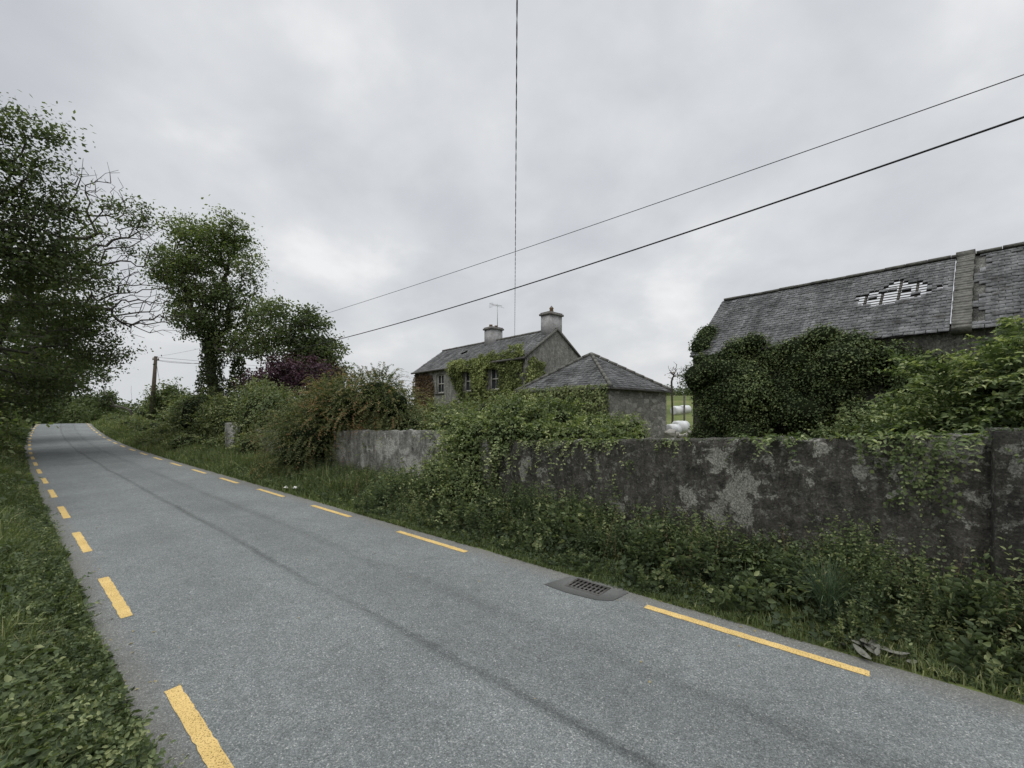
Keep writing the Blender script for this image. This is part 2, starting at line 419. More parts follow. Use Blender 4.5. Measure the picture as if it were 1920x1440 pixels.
class Leaves:
    def __init__(s): s.V = []; s.F = []; s.T = []; s.n = 0
    def add(s, P, Nrm, size, tint, **kw):
        if len(P) == 0: return
        V, F, k = leaf_geo(P, Nrm, size, **kw)
        s.V.append(V); s.F.append(F + s.n); s.T.append(np.repeat(np.clip(tint, 0, 1), k)); s.n += len(V)
    def raw(s, V, F, T):
        s.V.append(V); s.F.append(F + s.n); s.T.append(T); s.n += len(V)
    def build(s, name, mat, parent=None):
        return mesh_from(name, np.concatenate(s.V), [np.concatenate(s.F)], mat, parent, tint=np.concatenate(s.T))

def blob_pts(blobs, n, rmin=.78, rmax=1.08, lump=.16, ls=2.0, seed=1, zmin=None, gap=None):
    B = np.array(blobs, dtype=float)
    c, r = B[:, :3], B[:, 3:6]
    area = (r[:, 0]*r[:, 1] + r[:, 1]*r[:, 2] + r[:, 0]*r[:, 2])
    m = int(n*1.8)
    k = R.choice(len(B), m, p=area/area.sum())
    d = unit(R.normal(size=(m, 3)))
    P0 = c[k] + d*r[k]
    lum = 1 + lump*fbm(P0, ls, seed)
    rad = R.uniform(rmin, rmax, m)*lum
    P = c[k] + d*r[k]*rad[:, None]
    keep = np.ones(m, bool)
    for j in range(len(B)):
        q = np.linalg.norm((P - c[j])/r[j], axis=1)
        keep &= ~((q < .72) & (k != j))
    if zmin is not None: keep &= P[:, 2] > zmin
    if gap is not None: keep &= fbm(P, gap[0], seed+5, 2) > gap[1]
    P = P[keep][:n]; d = unit((d/r[k]))[keep][:n]; rad = rad[keep][:n]
    return P, d, rad

def blobs_inner(blobs, name, parent, f=.72, seed=3):  # dark filler lumps; the shade inside the foliage is put into their colour
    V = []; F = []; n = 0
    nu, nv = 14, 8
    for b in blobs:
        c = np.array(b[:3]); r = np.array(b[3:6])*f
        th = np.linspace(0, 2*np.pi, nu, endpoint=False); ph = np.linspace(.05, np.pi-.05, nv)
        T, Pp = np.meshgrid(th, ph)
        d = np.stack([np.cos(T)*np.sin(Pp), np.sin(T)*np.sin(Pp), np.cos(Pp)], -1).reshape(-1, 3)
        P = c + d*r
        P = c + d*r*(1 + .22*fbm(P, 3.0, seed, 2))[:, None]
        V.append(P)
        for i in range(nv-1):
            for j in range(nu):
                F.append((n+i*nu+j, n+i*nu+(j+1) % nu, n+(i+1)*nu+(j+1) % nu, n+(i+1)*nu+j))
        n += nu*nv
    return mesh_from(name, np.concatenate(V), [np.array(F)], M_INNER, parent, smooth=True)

def add_sprays(L, O, D, length, droop, k, leaf, tint=.5, tv=.2, asp=.35, stem=.0025, fold=True, tnoise=.2, tip=.2):
    n = len(O)
    if n == 0: return
    D = unit(D); length = np.broadcast_to(np.asarray(length, float), (n,))
    dr = np.broadcast_to(np.asarray(droop, float), (n,))
    ts = np.linspace(.12, 1, k)
    tb = tint + tnoise*fbm(O, 1.5, 77) + R.normal(0, tv*.4, n)
    for i, t in enumerate(ts):
        P = O + D*(length*t)[:, None] + np.array([0, 0, -1])*(dr*length*t*t)[:, None]
        tan = unit(D + np.array([0, 0, -2])*(dr*t)[:, None])
        side = unit(np.cross(tan, np.array([0, 0, 1.]) + R.normal(0, .3, (n, 3))))
        for sgn in (1, -1):
            ax = side*sgn + tan*.5
            nr = np.cross(side, tan); nr = nr*np.sign(nr[:, 2:3]+1e-6) + R.normal(0, .35, (n, 3))
            L.add(P + R.normal(0, .006, (n, 3)), nr, leaf*(1.1-.45*t)*R.uniform(.7, 1.2, n), tb + R.normal(0, tv*.5, n) + tip*t, asp=asp, fold=fold, axis=ax)
    if stem:
        m = 5; tt = np.linspace(0, 1, m)
        pts = [O + D*(length*t)[:, None] + np.array([0, 0, -1])*(dr*length*t*t)[:, None] for t in tt]
        sd = unit(np.cross(D, np.array([.3, .2, 1.])))*stem
        V = np.stack([np.stack([p - sd*(1.2-t), p + sd*(1.2-t)], 1) for p, t in zip(pts, tt)], 1).reshape(-1, 3)
        b = (np.arange(n)*m*2)[:, None, None] + (np.arange(m-1)*2)[None, :, None]
        F = (b + np.array([0, 1, 3, 2])).reshape(-1, 4)
        L.raw(V, F, np.full(len(F), .25))

def bush(name, label, cat, blobs, n, size, mat, seed=1, inner=.72, tbase=.45, tvar=.3, tn=.25, lump=.16, ls=2., asp=.38, down=.4, fold=False,
         zmin=None, gap=None, rmin=.78, rmax=1.08, outb=.35, group=None, sprays=None, jit=.75):
    e = empty(name, blobs[0][:3], label, cat, group)
    P, d, rad = blob_pts(blobs, n, rmin, rmax, lump, ls, seed, zmin, gap)
    L = Leaves()
    t = tbase + R.normal(0, tvar*.5, len(P)) + tn*fbm(P, 1.6, seed+9) + outb*(rad-.95)*2  # outer leaves tinted lighter: sky light put into the leaf colour
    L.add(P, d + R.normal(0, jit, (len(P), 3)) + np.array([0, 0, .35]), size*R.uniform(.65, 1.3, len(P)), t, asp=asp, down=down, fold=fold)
    if sprays is not None:
        for sp in sprays: add_sprays(L, **sp)
    L.build('foliage', mat, e)
    if inner: blobs_inner(blobs, 'shade_core', e, inner, seed)
    return e

def blades(P, h, w, tint, lean=.45, bend=.5):
    n = len(P)
    a = R.uniform(0, 2*np.pi, n); dirv = np.stack([np.cos(a), np.sin(a), np.zeros(n)], 1)
    sd = np.stack([-np.sin(a + R.normal(0, .6, n)), np.cos(a), np.zeros(n)], 1)
    ln = np.abs(R.normal(0, lean, n))[:, None]
    h = np.broadcast_to(h, (n,))[:, None]; w = np.broadcast_to(w, (n,))[:, None]
    up = np.array([0, 0, 1.])
    p1 = P + up*h*.5 + dirv*h*ln*.35
    p2 = P + up*h*(.95 - bend*ln*.5) + dirv*h*ln*1.1
    V = np.stack([P - sd*w, P + sd*w, p1 + sd*w*.8, p1 - sd*w*.8, p2 + sd*w*.12, p2 - sd*w*.12], 1).reshape(-1, 3)
    b = (np.arange(n)*6)[:, None, None]
    F = (b + np.array([[0, 1, 2, 3], [3, 2, 4, 5]])).reshape(-1, 4)
    return V, F, np.repeat(np.clip(tint, 0, 1), 2)

# ------------------------------------------------------------------ trees
def make_tree(name, label, trunk, r_base, clumps, n_att, leaf_n, leaf_size, mat, spread=.42, r0=.014, bare=None, n_bare=0, seed=5,
              tbase=.45, group=None, e_=2.35, seg=.6, bias=.35, ivy=None, gapn=(.9, -.15), low=.30):
    g = np.random.default_rng(seed)
    E = empty(name, trunk[0], label, 'tree', group)
    nodes = []; par = []
    tr = np.array(trunk, float)
    pts = [tr[0]]
    for i in range(len(tr)-1):
        d = np.linalg.norm(tr[i+1]-tr[i]); k = max(1, int(d/.6))
        for j in range(1, k+1): pts.append(tr[i] + (tr[i+1]-tr[i])*j/k + g.normal(0, .04, 3))
    for i, p in enumerate(pts): nodes.append(p); par.append(i-1)
    ntr = len(nodes)
    def samp(cl, n, gp):
        B = np.array(cl, float); vol = (B[:, 3]*B[:, 4]*B[:, 5])**.8
        m = n*4
        k = g.choice(len(B), m, p=vol/vol.sum())
        d = g.normal(size=(m, 3)); d /= np.linalg.norm(d, axis=1)[:, None]
        P = B[k, :3] + d*B[k, 3:6]*(g.uniform(0, 1, m)**.42)[:, None]*g.choice([1, 1, 1.15, 1.3], m)[:, None]
        if gp: P = P[fbm(P, gp[0], seed+50, 2) > gp[1]]
        return P[:n]
    A = samp(clumps, n_att, gapn) if n_att else np.zeros((0, 3)); flag = [1]*len(A)
    if n_bare:
        A2 = samp(bare, n_bare, None); A = np.concatenate([A, A2]); flag += [0]*len(A2)
    flag = np.array(flag)
    crownstart = tr[-1]*.5 + tr[len(tr)//2]*.5
    order = np.argsort(np.linalg.norm(A - crownstart, axis=1))
    cap = len(nodes) + len(A)*14
    NP_ = np.zeros((cap, 3)); NP_[:len(nodes)] = np.array(nodes); PL = np.zeros(cap)
    for i in range(1, len(nodes)): PL[i] = PL[i-1] + np.linalg.norm(NP_[i]-NP_[i-1])
    PR = np.full(cap, -1); PR[:len(nodes)] = par; nn = len(nodes)
    tips = []; lo = int(ntr*low)
    for oi in order:
        a = A[oi]
        d = np.linalg.norm(NP_[lo:nn] - a, axis=1)
        below = np.maximum(0, NP_[lo:nn, 2] - a[2])
        j = lo + int(np.argmin(d + bias*PL[lo:nn]*.5 + .5*below))
        src = NP_[j].copy(); dist = np.linalg.norm(a-src); k = max(1, min(12, int(dist/seg)))
        prev = j
        sag = g.normal(0, .07*dist, 3); sag[2] += .12*dist
        for q in range(1, k+1):
            t = q/k
            NP_[nn] = src + (a-src)*t + sag*math.sin(math.pi*t)*.6 + g.normal(0, .022, 3)
            PR[nn] = prev; PL[nn] = PL[prev] + dist/k; prev = nn; nn += 1
        tips.append((prev, flag[oi]))
    rad = np.zeros(nn)
    for ti, f in tips: rad[ti] += r0**e_
    for i in range(nn-1, 0, -1):
        if rad[i] == 0: rad[i] = r0**e_
        rad[PR[i]] += rad[i]
    rad = rad**(1/e_)
    big = sstep(r0*1.5, rad[0], rad)
    rad = rad*(1 + (r_base/rad[0]-1)*big)
    for i in range(ntr): rad[i] *= 1 + .35*math.exp(-i/1.5)
    V = []; F = []; nv = 0
    def tubes(mask, sides):
        nonlocal nv
        ch = np.nonzero(mask)[0]; ch = ch[ch > 0]
        if len(ch) == 0: return
        pa = PR[ch]
        a, b = NP_[pa], NP_[ch]; d = unit(b-a)
        ref = np.where(np.abs(d[:, 2:3]) < .9, np.array([[0, 0, 1.]]), np.array([[1., 0, 0]]))
        u = unit(np.cross(d, ref)); w = np.cross(d, u)
        ra = np.minimum(rad[pa], rad[ch]*1.35)[:, None]; rb = rad[ch][:, None]
        ang = np.arange(sides)*2*np.pi/sides
        A_ = np.stack([a + (u*math.cos(t) + w*math.sin(t))*ra for t in ang], 1)
        B_ = np.stack([b + d*rb*.25 + (u*math.cos(t) + w*math.sin(t))*rb for t in ang], 1)
        VV = np.concatenate([A_, B_], 1).reshape(-1, 3)
        base = (np.arange(len(ch))*2*sides)[:, None, None]
        fq = np.array([[k, (k+1) % sides, sides+(k+1) % sides, sides+k] for k in range(sides)])
        V.append(VV); F.append((base+fq).reshape(-1, 4)+nv); nv += len(VV)
    tubes(rad[:nn] > .07, 9); tubes(rad[:nn] <= .07, 4)
    mesh_from('trunk', np.concatenate(V), [np.concatenate(F)], M_BARK, E, smooth=True)
    L = Leaves()
    T = np.array([NP_[t] for t, f in tips if f])
    if len(T):
        kk = np.maximum(4, (leaf_n*g.uniform(.35, 1.6, len(T))).astype(int))
        idx = np.repeat(np.arange(len(T)), kk)
        off = g.normal(0, 1, (len(idx), 3))*np.array([1, 1, .6])*spread*g.uniform(.5, 1.15, len(T))[idx][:, None]
        P = T[idx] + off
        cen = np.array(clumps)[:, :3].mean(0)
        nrm = unit(P-cen)*.5 + g.normal(0, .8, P.shape) + np.array([0, 0, .6])
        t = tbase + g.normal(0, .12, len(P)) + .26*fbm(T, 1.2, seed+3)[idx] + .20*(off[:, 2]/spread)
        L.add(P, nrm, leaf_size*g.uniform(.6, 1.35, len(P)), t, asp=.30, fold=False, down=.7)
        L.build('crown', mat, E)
    if ivy:
        for (p0, p1, rr, nn_) in ivy:
            p0 = np.array(p0); p1 = np.array(p1)
            t = g.uniform(0, 1, nn_); a = g.uniform(0, 2*np.pi, nn_)
            c = p0 + (p1-p0)*t[:, None]
            lum = rr*(1 + .35*fbm(np.stack([np.cos(a), np.sin(a), t*6], 1), 1.5, seed))*(1.1-.5*t)*g.uniform(.6, 1.15, nn_)
            o = np.stack([np.cos(a), np.sin(a), np.zeros(nn_)], 1)
            LL = Leaves(); LL.add(c + o*lum[:, None], o + g.normal(0, .6, (nn_, 3)), .16*g.uniform(.7, 1.3, nn_), .35 + g.normal(0, .18, nn_), fold=False)
            LL.build('ivy', M_TREED, E)
    return E

# ================================================================== WORLD
world = bpy.data.worlds.new("World"); sc.world = world; world.use_nodes = True
nt = world.node_tree; nt.nodes.clear()
tc = N(nt, 'ShaderNodeTexCoord')
sep = N(nt, 'ShaderNodeSeparateXYZ'); nt.links.new(tc.outputs['Generated'], sep.inputs[0])
zz = mth(nt, 'MAXIMUM', sep.outputs[2], 0.0)
den = mth(nt, 'ADD', zz, .42)
cb = N(nt, 'ShaderNodeCombineXYZ')
nt.links.new(mth(nt, 'DIVIDE', sep.outputs[0], den), cb.inputs[0]); nt.links.new(mth(nt, 'DIVIDE', sep.outputs[1], den), cb.inputs[1])
cb.inputs[2].default_value = 3.7
n1 = noise(nt, cb.outputs[0], 2.7, 5, .52, .12)
n2 = noise(nt, cb.outputs[0], 1.0, 3, .5)
clf = mth(nt, 'ADD', mth(nt, 'MULTIPLY', n1, .55), mth(nt, 'MULTIPLY', n2, .45))
rc = ramp(nt, [(.36, (.525,.545,.585)), (.47, (.60,.62,.655)), (.56, (.685,.70,.727)), (.65, (.85,.857,.868))]); nt.links.new(clf, rc.inputs[0])
hz = ramp(nt, [(0, g3(1)), (.25, g3(0))]); nt.links.new(zz, hz.inputs[0])
c = mix(nt, mth(nt, 'MULTIPLY', hz.outputs[0], .7), rc.outputs[0], (.67,.69,.71))
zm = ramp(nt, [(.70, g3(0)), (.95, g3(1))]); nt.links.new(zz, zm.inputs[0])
c = mix(nt, zm.outputs[0], c, (2.8,2.8,2.78))  # zenith above the view brightened to raise the overall light
sky = N(nt, 'ShaderNodeTexSky', sky_type='NISHITA'); sky.sun_disc = False
sky.sun_elevation = math.radians(48); sky.sun_rotation = math.radians(200); sky.air_density = 2; sky.dust_density = 4
skm = mix(nt, 1.0, sky.outputs[0], g3(.004), 'MULTIPLY')
c = mix(nt, 1.0, c, skm, 'ADD')
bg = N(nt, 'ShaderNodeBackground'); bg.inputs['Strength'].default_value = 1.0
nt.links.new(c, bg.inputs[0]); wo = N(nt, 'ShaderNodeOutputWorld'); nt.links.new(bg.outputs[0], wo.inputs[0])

sd = bpy.data.lights.new('sun', 'SUN'); sd.energy = .95; sd.angle = math.radians(35); sd.color = (1, .98, .94)
so = bpy.data.objects.new('sun', sd); link(so)
el, az = math.radians(48), math.radians(200)
dirv = Vector((math.sin(az)*math.cos(el), math.cos(az)*math.cos(el), math.sin(el)))
so.rotation_euler = dirv.to_track_quat('Z', 'Y').to_euler()

cam = bpy.data.cameras.new('camera'); co = bpy.data.objects.new('camera', cam); link(co)
co.location = (0, 0, 2.3); co.rotation_euler = (math.radians(90), 0, 0)
cam.sensor_width = 36; cam.lens = 15.0; cam.shift_y = 52/1920; cam.clip_end = 6000; cam.clip_start = .05
sc.camera = co

# ================================================================== GROUND, ROAD
def axis(neg, pos_, fine, extra):
    a = [0.0]; x = 0; st = fine
    while x < pos_: x += st; st *= 1.07; a.append(x)
    b = []; x = 0; st = fine
    while x > -neg: x -= st; st *= 1.09; b.append(x)
    return np.unique(np.round(np.array(b[::-1]+a+extra), 3))
Sx = axis(900, 2200, .6, []); Ox = axis(2200, 2200, .45, [.5, .62, .621, 5.12, 5.121, 5.3])
SS, OO = np.meshgrid(Sx, Ox, indexing='ij')
G = RD(SS.ravel(), OO.ravel())
on_field = ((OO.ravel() < -.5) | (OO.ravel() > 8))
G[:, 2] += .06*fbm(G*np.array([1, 1, 0]), 1.3, 4)*(on_field*.8)
nS, nO = len(Sx), len(Ox)
ii, jj = np.meshgrid(np.arange(nS-1), np.arange(nO-1), indexing='ij')
F = np.stack([ii*nO+jj, ii*nO+jj+1, (ii+1)*nO+jj+1, (ii+1)*nO+jj], -1).reshape(-1, 4)[:, ::-1]
gr = mesh_from('ground', G, [F], M_GROUND, smooth=True); thing(gr, 'grassy roadside ground and rolling fields', 'ground', 'structure')

rs = np.concatenate([np.arange(-30, 30, .25), np.arange(30, 140, 1.0)])
nc = 16
el_ = .60 + .08*fbm(np.stack([rs, 0*rs, 0*rs], 1), 2.1, 31); er_ = 5.18 + .10*fbm(np.stack([rs, 0*rs, 0*rs], 1), 1.7, 32)
tt = np.linspace(0, 1, nc)
OO2 = el_[:, None] + (er_-el_)[:, None]*tt; SS2 = np.repeat(rs[:, None], nc, 1)
RV = RD(SS2.ravel(), OO2.ravel(), 0, on=False); RV[:, 2] += (.03*(1-((OO2-2.87)/2.3)**2)).ravel()
ii, jj = np.meshgrid(np.arange(len(rs)-1), np.arange(nc-1), indexing='ij')
F = np.stack([ii*nc+jj, (ii+1)*nc+jj, (ii+1)*nc+jj+1, ii*nc+jj+1], -1).reshape(-1, 4)[:, ::-1]
road = mesh_from('road', RV, [F], M_ASPH, smooth=True, uv=np.stack([SS2.ravel(), OO2.ravel()], 1))
thing(road, 'narrow grey chipped asphalt country road', 'road', 'structure')
def rz(s, o): return .03*(1-((o-2.87)/2.3)**2)
def dash(s0, s1, oc, w=.11):
    n = max(3, int((s1-s0)/.06)); ss = np.linspace(s0, s1, n)
    oa = oc-w/2+R.normal(0, .003, n); ob = oc+w/2+R.normal(0, .003, n)
    A = RD(ss, oa, 0, False); A[:, 2] += rz(ss, oa)+.005
    B = RD(ss, ob, 0, False); B[:, 2] += rz(ss, ob)+.005
    V = np.concatenate([A, B]); F = [(i, i+n, i+n+1, i+1) for i in range(n-1)]
    return mesh_from('edge_line_dash', V, [np.array(F)], M_PAINT, road)
for a, b in ((0, 2.02), (5.05, 6.92), (8.67, 10.45), (12.1, 13.88)): dash(a, b, 4.86)
a = 15.5
while a < 74: dash(a, a+1.7, 4.83); a += 3.4
dash(2.35, 4.42, .90)
a = 6.35
while a < 74: dash(a, a+1.75, .89); a += 3.44

# storm drain
sdn = empty('storm_drain', (0,0,0), 'iron grate drain set in a worn asphalt patch', 'drain')
pc = np.array([(3.30,4.60),(2.95,4.57),(2.55,4.62),(2.38,4.74),(2.34,5.08),(2.5,5.22),(3.0,5.20),(3.20,5.06)])
V = RD(pc[:, 0], pc[:, 1], 0, False); V[:, 2] += rz(pc[:, 0], pc[:, 1])+.006
V2 = V.copy(); V2[:, 2] -= .06
n = len(V)
mesh_from('asphalt_patch', np.concatenate([V, V2]), [np.array([list(range(n))]), np.array([[i, (i+1) % n, (i+1) % n + n, i+n] for i in range(n)])], M_PATCH, sdn)
g = Geo()
c0 = RD(2.82, 4.90, 0, False); cz = float(c0[2])+float(rz(0, 4.9))+.006
sv = (DX, DY, 0); ov = (NX, NY, 0); up = (0, 0, 1)
C = Vector((float(c0[0]), float(c0[1]), cz))
for sg in (-1, 1):
    g.box(C + Vector(sv)*.235*sg, sv, ov, up, .014, .16, .008)
    g.box(C + Vector(ov)*.152*sg, sv, ov, up, .22, .012, .007)
for k in range(7): g.box(C + Vector(sv)*(-.18+.06*k), sv, ov, up, .013, .14, .0055)
for k in (-.05, .05): g.box(C+Vector(ov)*k, sv, ov, up, .215, .008, .0045)
g.build('grate', M_IRON, sdn)
g = Geo(); g.box(C, sv, ov, up, .22, .15, .0022)
g.build('pit_shade', mat_dark('drain_pit_shade', (.008,.008,.008)), sdn)  # thin near-black plate; darkness below the grate is put into its colour

# ================================================================== WALLS
def rough_wall(name, label, s0, s1, o0, o1, z0, z1, thick, mat, step=.08, amp=.02, seed=1, base=-.3, topn=.03, cat='wall'):
    n = max(4, int((s1-s0)/step)); ss = np.linspace(s0, s1, n); t = (ss-s0)/(s1-s0)
    of = o0+(o1-o0)*t; zt = z0+(z1-z0)*t
    m = 26; prof = []
    for k in range(m): prof.append((0, k/(m-1)))
    prof += [(.33, 1.012), (.66, 1.012)]
    for k in range(5): prof.append((1, 1-k/4))
    Vs = []
    for (dx, h) in prof:
        o = of + dx*thick; z = base + (zt-base)*h
        X = DX*ss + NX*(o+shf(ss)); Y = DY*ss + NY*(o+shf(ss))
        Vs.append(np.stack([X, Y, z], 1))
    Vs = np.stack(Vs, 1); P = Vs.reshape(-1, 3)
    d = fbm(P, 2.2, seed)*amp + fbm(P, 11, seed+1, 3)*amp*.6
    pidx = np.tile(np.arange(len(prof)), n)
    front = pidx < m
    P[:, 0] -= NX*d*front; P[:, 1] -= NY*d*front
    top = (pidx >= m-2) & (pidx <= m+2)
    P[:, 2] += top*(topn*(fbm(P*np.array([1, 1, 0]), 4, seed+4)+.6*fbm(P*np.array([1, 1, 0]), 17, seed+5, 2)))
    q = len(prof)
    ii, jj = np.meshgrid(np.arange(n-1), np.arange(q-1), indexing='ij')
    F = np.stack([ii*q+jj, (ii+1)*q+jj, (ii+1)*q+jj+1, ii*q+jj+1], -1).reshape(-1, 4)
    caps = [list(range(q)), list(range((n-1)*q, n*q))[::-1]]
    w = mesh_from(name, P, [F, np.array(caps)], mat)
    return thing(w, label, cat)
rough_wall('roadside_wall', 'dark weathered rendered wall with peeling pale patches', -1.1, 6.1, 6.6, 6.6, 2.02, 1.66, .3, M_WALL, seed=11, amp=.032, topn=.035)
rough_wall('wall_pillar', 'broad dark rendered pillar ending the roadside wall', -3.6, -.97, 6.44, 6.44, 2.08, 2.10, .62, M_PILLAR, seed=21, amp=.012, topn=.008, cat='pillar')
rough_wall('gate_pier', 'pale streaked rendered gate pier smothered in ivy', 6.14, 6.55, 6.52, 6.52, 1.72, 1.72, .5, M_WALL2, seed=23, topn=.01, cat='pillar')
rough_wall('garden_wall', 'pale grey flaking rendered wall beside the verge', 8.1, 23.2, 7.2, 7.25, 1.80, 1.40, .3, M_WALL2, seed=12, topn=.05)
rough_wall('gate_pier', 'mossy square gate pier beside a field entrance', 23.3, 23.9, 6.9, 6.9, 1.75, 1.75, .5, M_WALL2, seed=24, topn=.01, cat='pillar')

# ================================================================== BUILDINGS
AV = Vector((-.664, .748, 0)).normalized(); BV = Vector((AV.y, -AV.x, 0))
UP = Vector((0, 0, 1))
def slates(name, O, U, Vv, Nn, fnw, hgt, mat, parent, w=.26, ex=.2, hole=None, seed=1, tb=.5, under=True, gap=.012):
    g = np.random.default_rng(seed)
    O, U, Vv, Nn = [np.array(x, float) for x in (O, U, Vv, Nn)]
    V = []; T = []; UVv = []
    rows = int(math.ceil(hgt/ex))
    for r in range(rows):
        y = r*ex; x0, x1 = fnw(y)
        x = x0 - (w/2 if r % 2 else 0)
        while x < x1:
            a = max(x, x0); b = min(x+w-gap, x1)
            cx, cy = (a+b)/2, y+ex/2
            x += w
            if b-a < .03: continue
            if hole and hole(cx, cy): continue
            yt = min(y+ex*1.9, hgt+.02); dy = g.normal(0, .008) - (g.random() < .025)*.05; lift = .024 + abs(g.normal(0, .007)); rot = g.normal(0, .008)
            if hole and hole(cx, cy+ex): yt = min(y+ex*1.15, yt)
            u0, u1 = fnw(min(yt, hgt)); at = min(max(a, u0), u1); bt = max(min(b, u1), u0)
            V += [O+U*a+Vv*(y+dy-rot)+Nn*lift, O+U*b+Vv*(y+dy+rot)+Nn*(lift+g.normal(0, .004)), O+U*bt+Vv*yt+Nn*.002, O+U*at+Vv*yt+Nn*.002,
                 O+U*a+Vv*(y+dy-rot)+Nn*(lift-.018), O+U*b+Vv*(y+dy+rot)+Nn*(lift-.018)]
            T += [tb + g.normal(0, .12), 0.0]
            if under: UVv += [O+U*a+Vv*y-Nn*.015, O+U*min(b+gap, x1)+Vv*y-Nn*.015, O+U*bt+Vv*min(y+ex, hgt)-Nn*.015, O+U*at+Vv*min(y+ex, hgt)-Nn*.015]
    V = np.array(V); k = len(V)//6; b = (np.arange(k)*6)[:, None]
    F = np.concatenate([b+np.array([0, 1, 2, 3]), b+np.array([4, 5, 1, 0])], 1).reshape(-1, 4)
    ob = mesh_from(name, V, [F], mat, parent, tint=np.clip(T, 0, 1))
    if under:
        UVv = np.array(UVv); mesh_from('roof_boarding', UVv, [np.arange(len(UVv)).reshape(-1, 4)], M_UNDER, ob)
    return ob

def wall_open(g, Pt, x0, x1, z0, z1, ops, inn):
    xs = sorted(set([x0, x1]+[v for o in ops for v in o[:2]])); zs_ = sorted(set([z0, z1]+[v for o in ops for v in o[2:]]))
    for i in range(len(xs)-1):
        for j in range(len(zs_)-1):
            cx, cz = (xs[i]+xs[i+1])/2, (zs_[j]+zs_[j+1])/2
            if any(o[0] < cx < o[1] and o[2] < cz < o[3] for o in ops): continue
            g.add([Pt(xs[i], zs_[j]), Pt(xs[i+1], zs_[j]), Pt(xs[i+1], zs_[j+1]), Pt(xs[i], zs_[j+1])], [(0, 1, 2, 3)])
    for (a, b, c, d) in ops:
        q = [Pt(a, c), Pt(b, c), Pt(b, d), Pt(a, d)]
        for k in range(4):
            p, r = q[k], q[(k+1) % 4]; g.add([p, r, r+inn, p+inn], [(0, 1, 2, 3)])

# ---- farmhouse
HN = Vector((.64, 20.6, 0)); HL, HW, HE, HR = 10.8, 4.5, 5.0, 6.58
def H(L, t, z): return HN + AV*L + BV*t + UP*z
house = empty('farmhouse', HN, 'abandoned two-storey grey pebbledash farmhouse with slate roof and ivy', 'house')
ops = []
for wl in (2.35, 4.68, 7.66):
    ops.append((wl-.42, wl+.42, 3.45, 4.6)); ops.append((wl-.4, wl+.4, .9, 2.1))
g = Geo()
wall_open(g, lambda x, z: H(x, 0, z), 0, HL, -.3, HE, ops, BV*.22)
hc = HW/2
g.add([H(0, 0, -.3), H(0, HW, -.3), H(0, HW, HE), H(0, hc, HR), H(0, 0, HE)], [(0, 1, 2, 3, 4)])
g.add([H(HL, 0, -.3), H(HL, HW, -.3), H(HL, HW, HE), H(HL, hc, HR), H(HL, 0, HE)], [(4, 3, 2, 1, 0)])
g.add([H(0, HW, -.3), H(HL, HW, -.3), H(HL, HW, HE), H(0, HW, HE)], [(0, 1, 2, 3)])
g.add([H(0, .5, 0), H(HL, .5, 0), H(HL, .5, HE), H(0, .5, HE)], [(0, 1, 2, 3)])
g.build('wall', M_HOUSE, house)
for (a, b, c_, d) in ops:
    g = Geo(); g.add([H(a, .16, c_), H(b, .16, c_), H(b, .16, d), H(a, .16, d)], [(0, 1, 2, 3)])
    w = g.build('window', M_GLASS, house)
    g = Geo(); mx = (a+b)/2; mz = (c_+d)/2
    for x in (a+.035, b-.035): g.box(H(x, .11, mz), AV, BV, UP, .035, .025, (d-c_)/2)
    for z in (c_+.035, d-.035): g.box(H(mx, .11, z), AV, BV, UP, (b-a)/2-.07, .025, .035)
    g.box(H(mx, .11, mz), AV, BV, UP, (b-a)/2-.07, .022, .03)
    g.box(H(mx, .115, mz), AV, BV, UP, .014, .018, (d-c_)/2-.07)
    g.build('frame', M_WHITE, w)
    g = Geo(); g.box(H(mx, .02, c_-.04), AV, BV, UP, (b-a)/2+.08, .08, .04); g.build('sill', M_CONC, w)
rise = HR-HE; sl = math.hypot(hc, rise); ov_ = .18
Vf = (BV*hc+UP*rise)/sl; Nf = (UP*hc-BV*rise)/sl
O = H(-.08, 0, HE) - Vf*ov_
rf = slates('roof', O, AV, Vf, Nf, lambda y: (0, HL+.16), sl+ov_, M_SLATE, house, seed=2, gap=.016,
            hole=lambda x, y: (math.hypot((x-7.2)/.35, (y-1.9)/.22) < 1))
Vb = (-BV*hc+UP*rise)/sl; Nb = (UP*hc+BV*rise)/sl
slates('roof', H(-.08, HW, HE) - Vb*ov_, AV, Vb, Nb, lambda y: (0, HL+.16), sl+ov_, M_SLATE, house, seed=3)
g = Geo()
for i in range(24):
    x0 = -.08+i*.457
    g.tube([H(x0, hc, HR+.03+random.uniform(-.01, .01)), H(x0+.45, hc, HR+.03)], .075, 6)
g.build('ridge_tiles', M_CONC, rf)
g = Geo()
g.tube([H(-.1, -.2, HE-.12), H(HL+.1, -.2, HE-.14)], .06, 8); g.tube([H(HL-.2, -.06, HE-.1), H(HL-.2, -.06, 0)], .04, 8)
g.build('gutter', M_IRON, house)
g = Geo()
for t0, t1, z0, z1 in ((-.12, hc, HE-.1, HR), (HW+.12, hc, HE-.1, HR)):
    p, q = H(-.04, t0, z0), H(-.04, t1, z1); d = (q-p).normalized()
    g.box((p+q)/2, d, AV, d.cross(AV), (q-p).length/2, .05, .05)
g.build('verge', M_CONC, house)
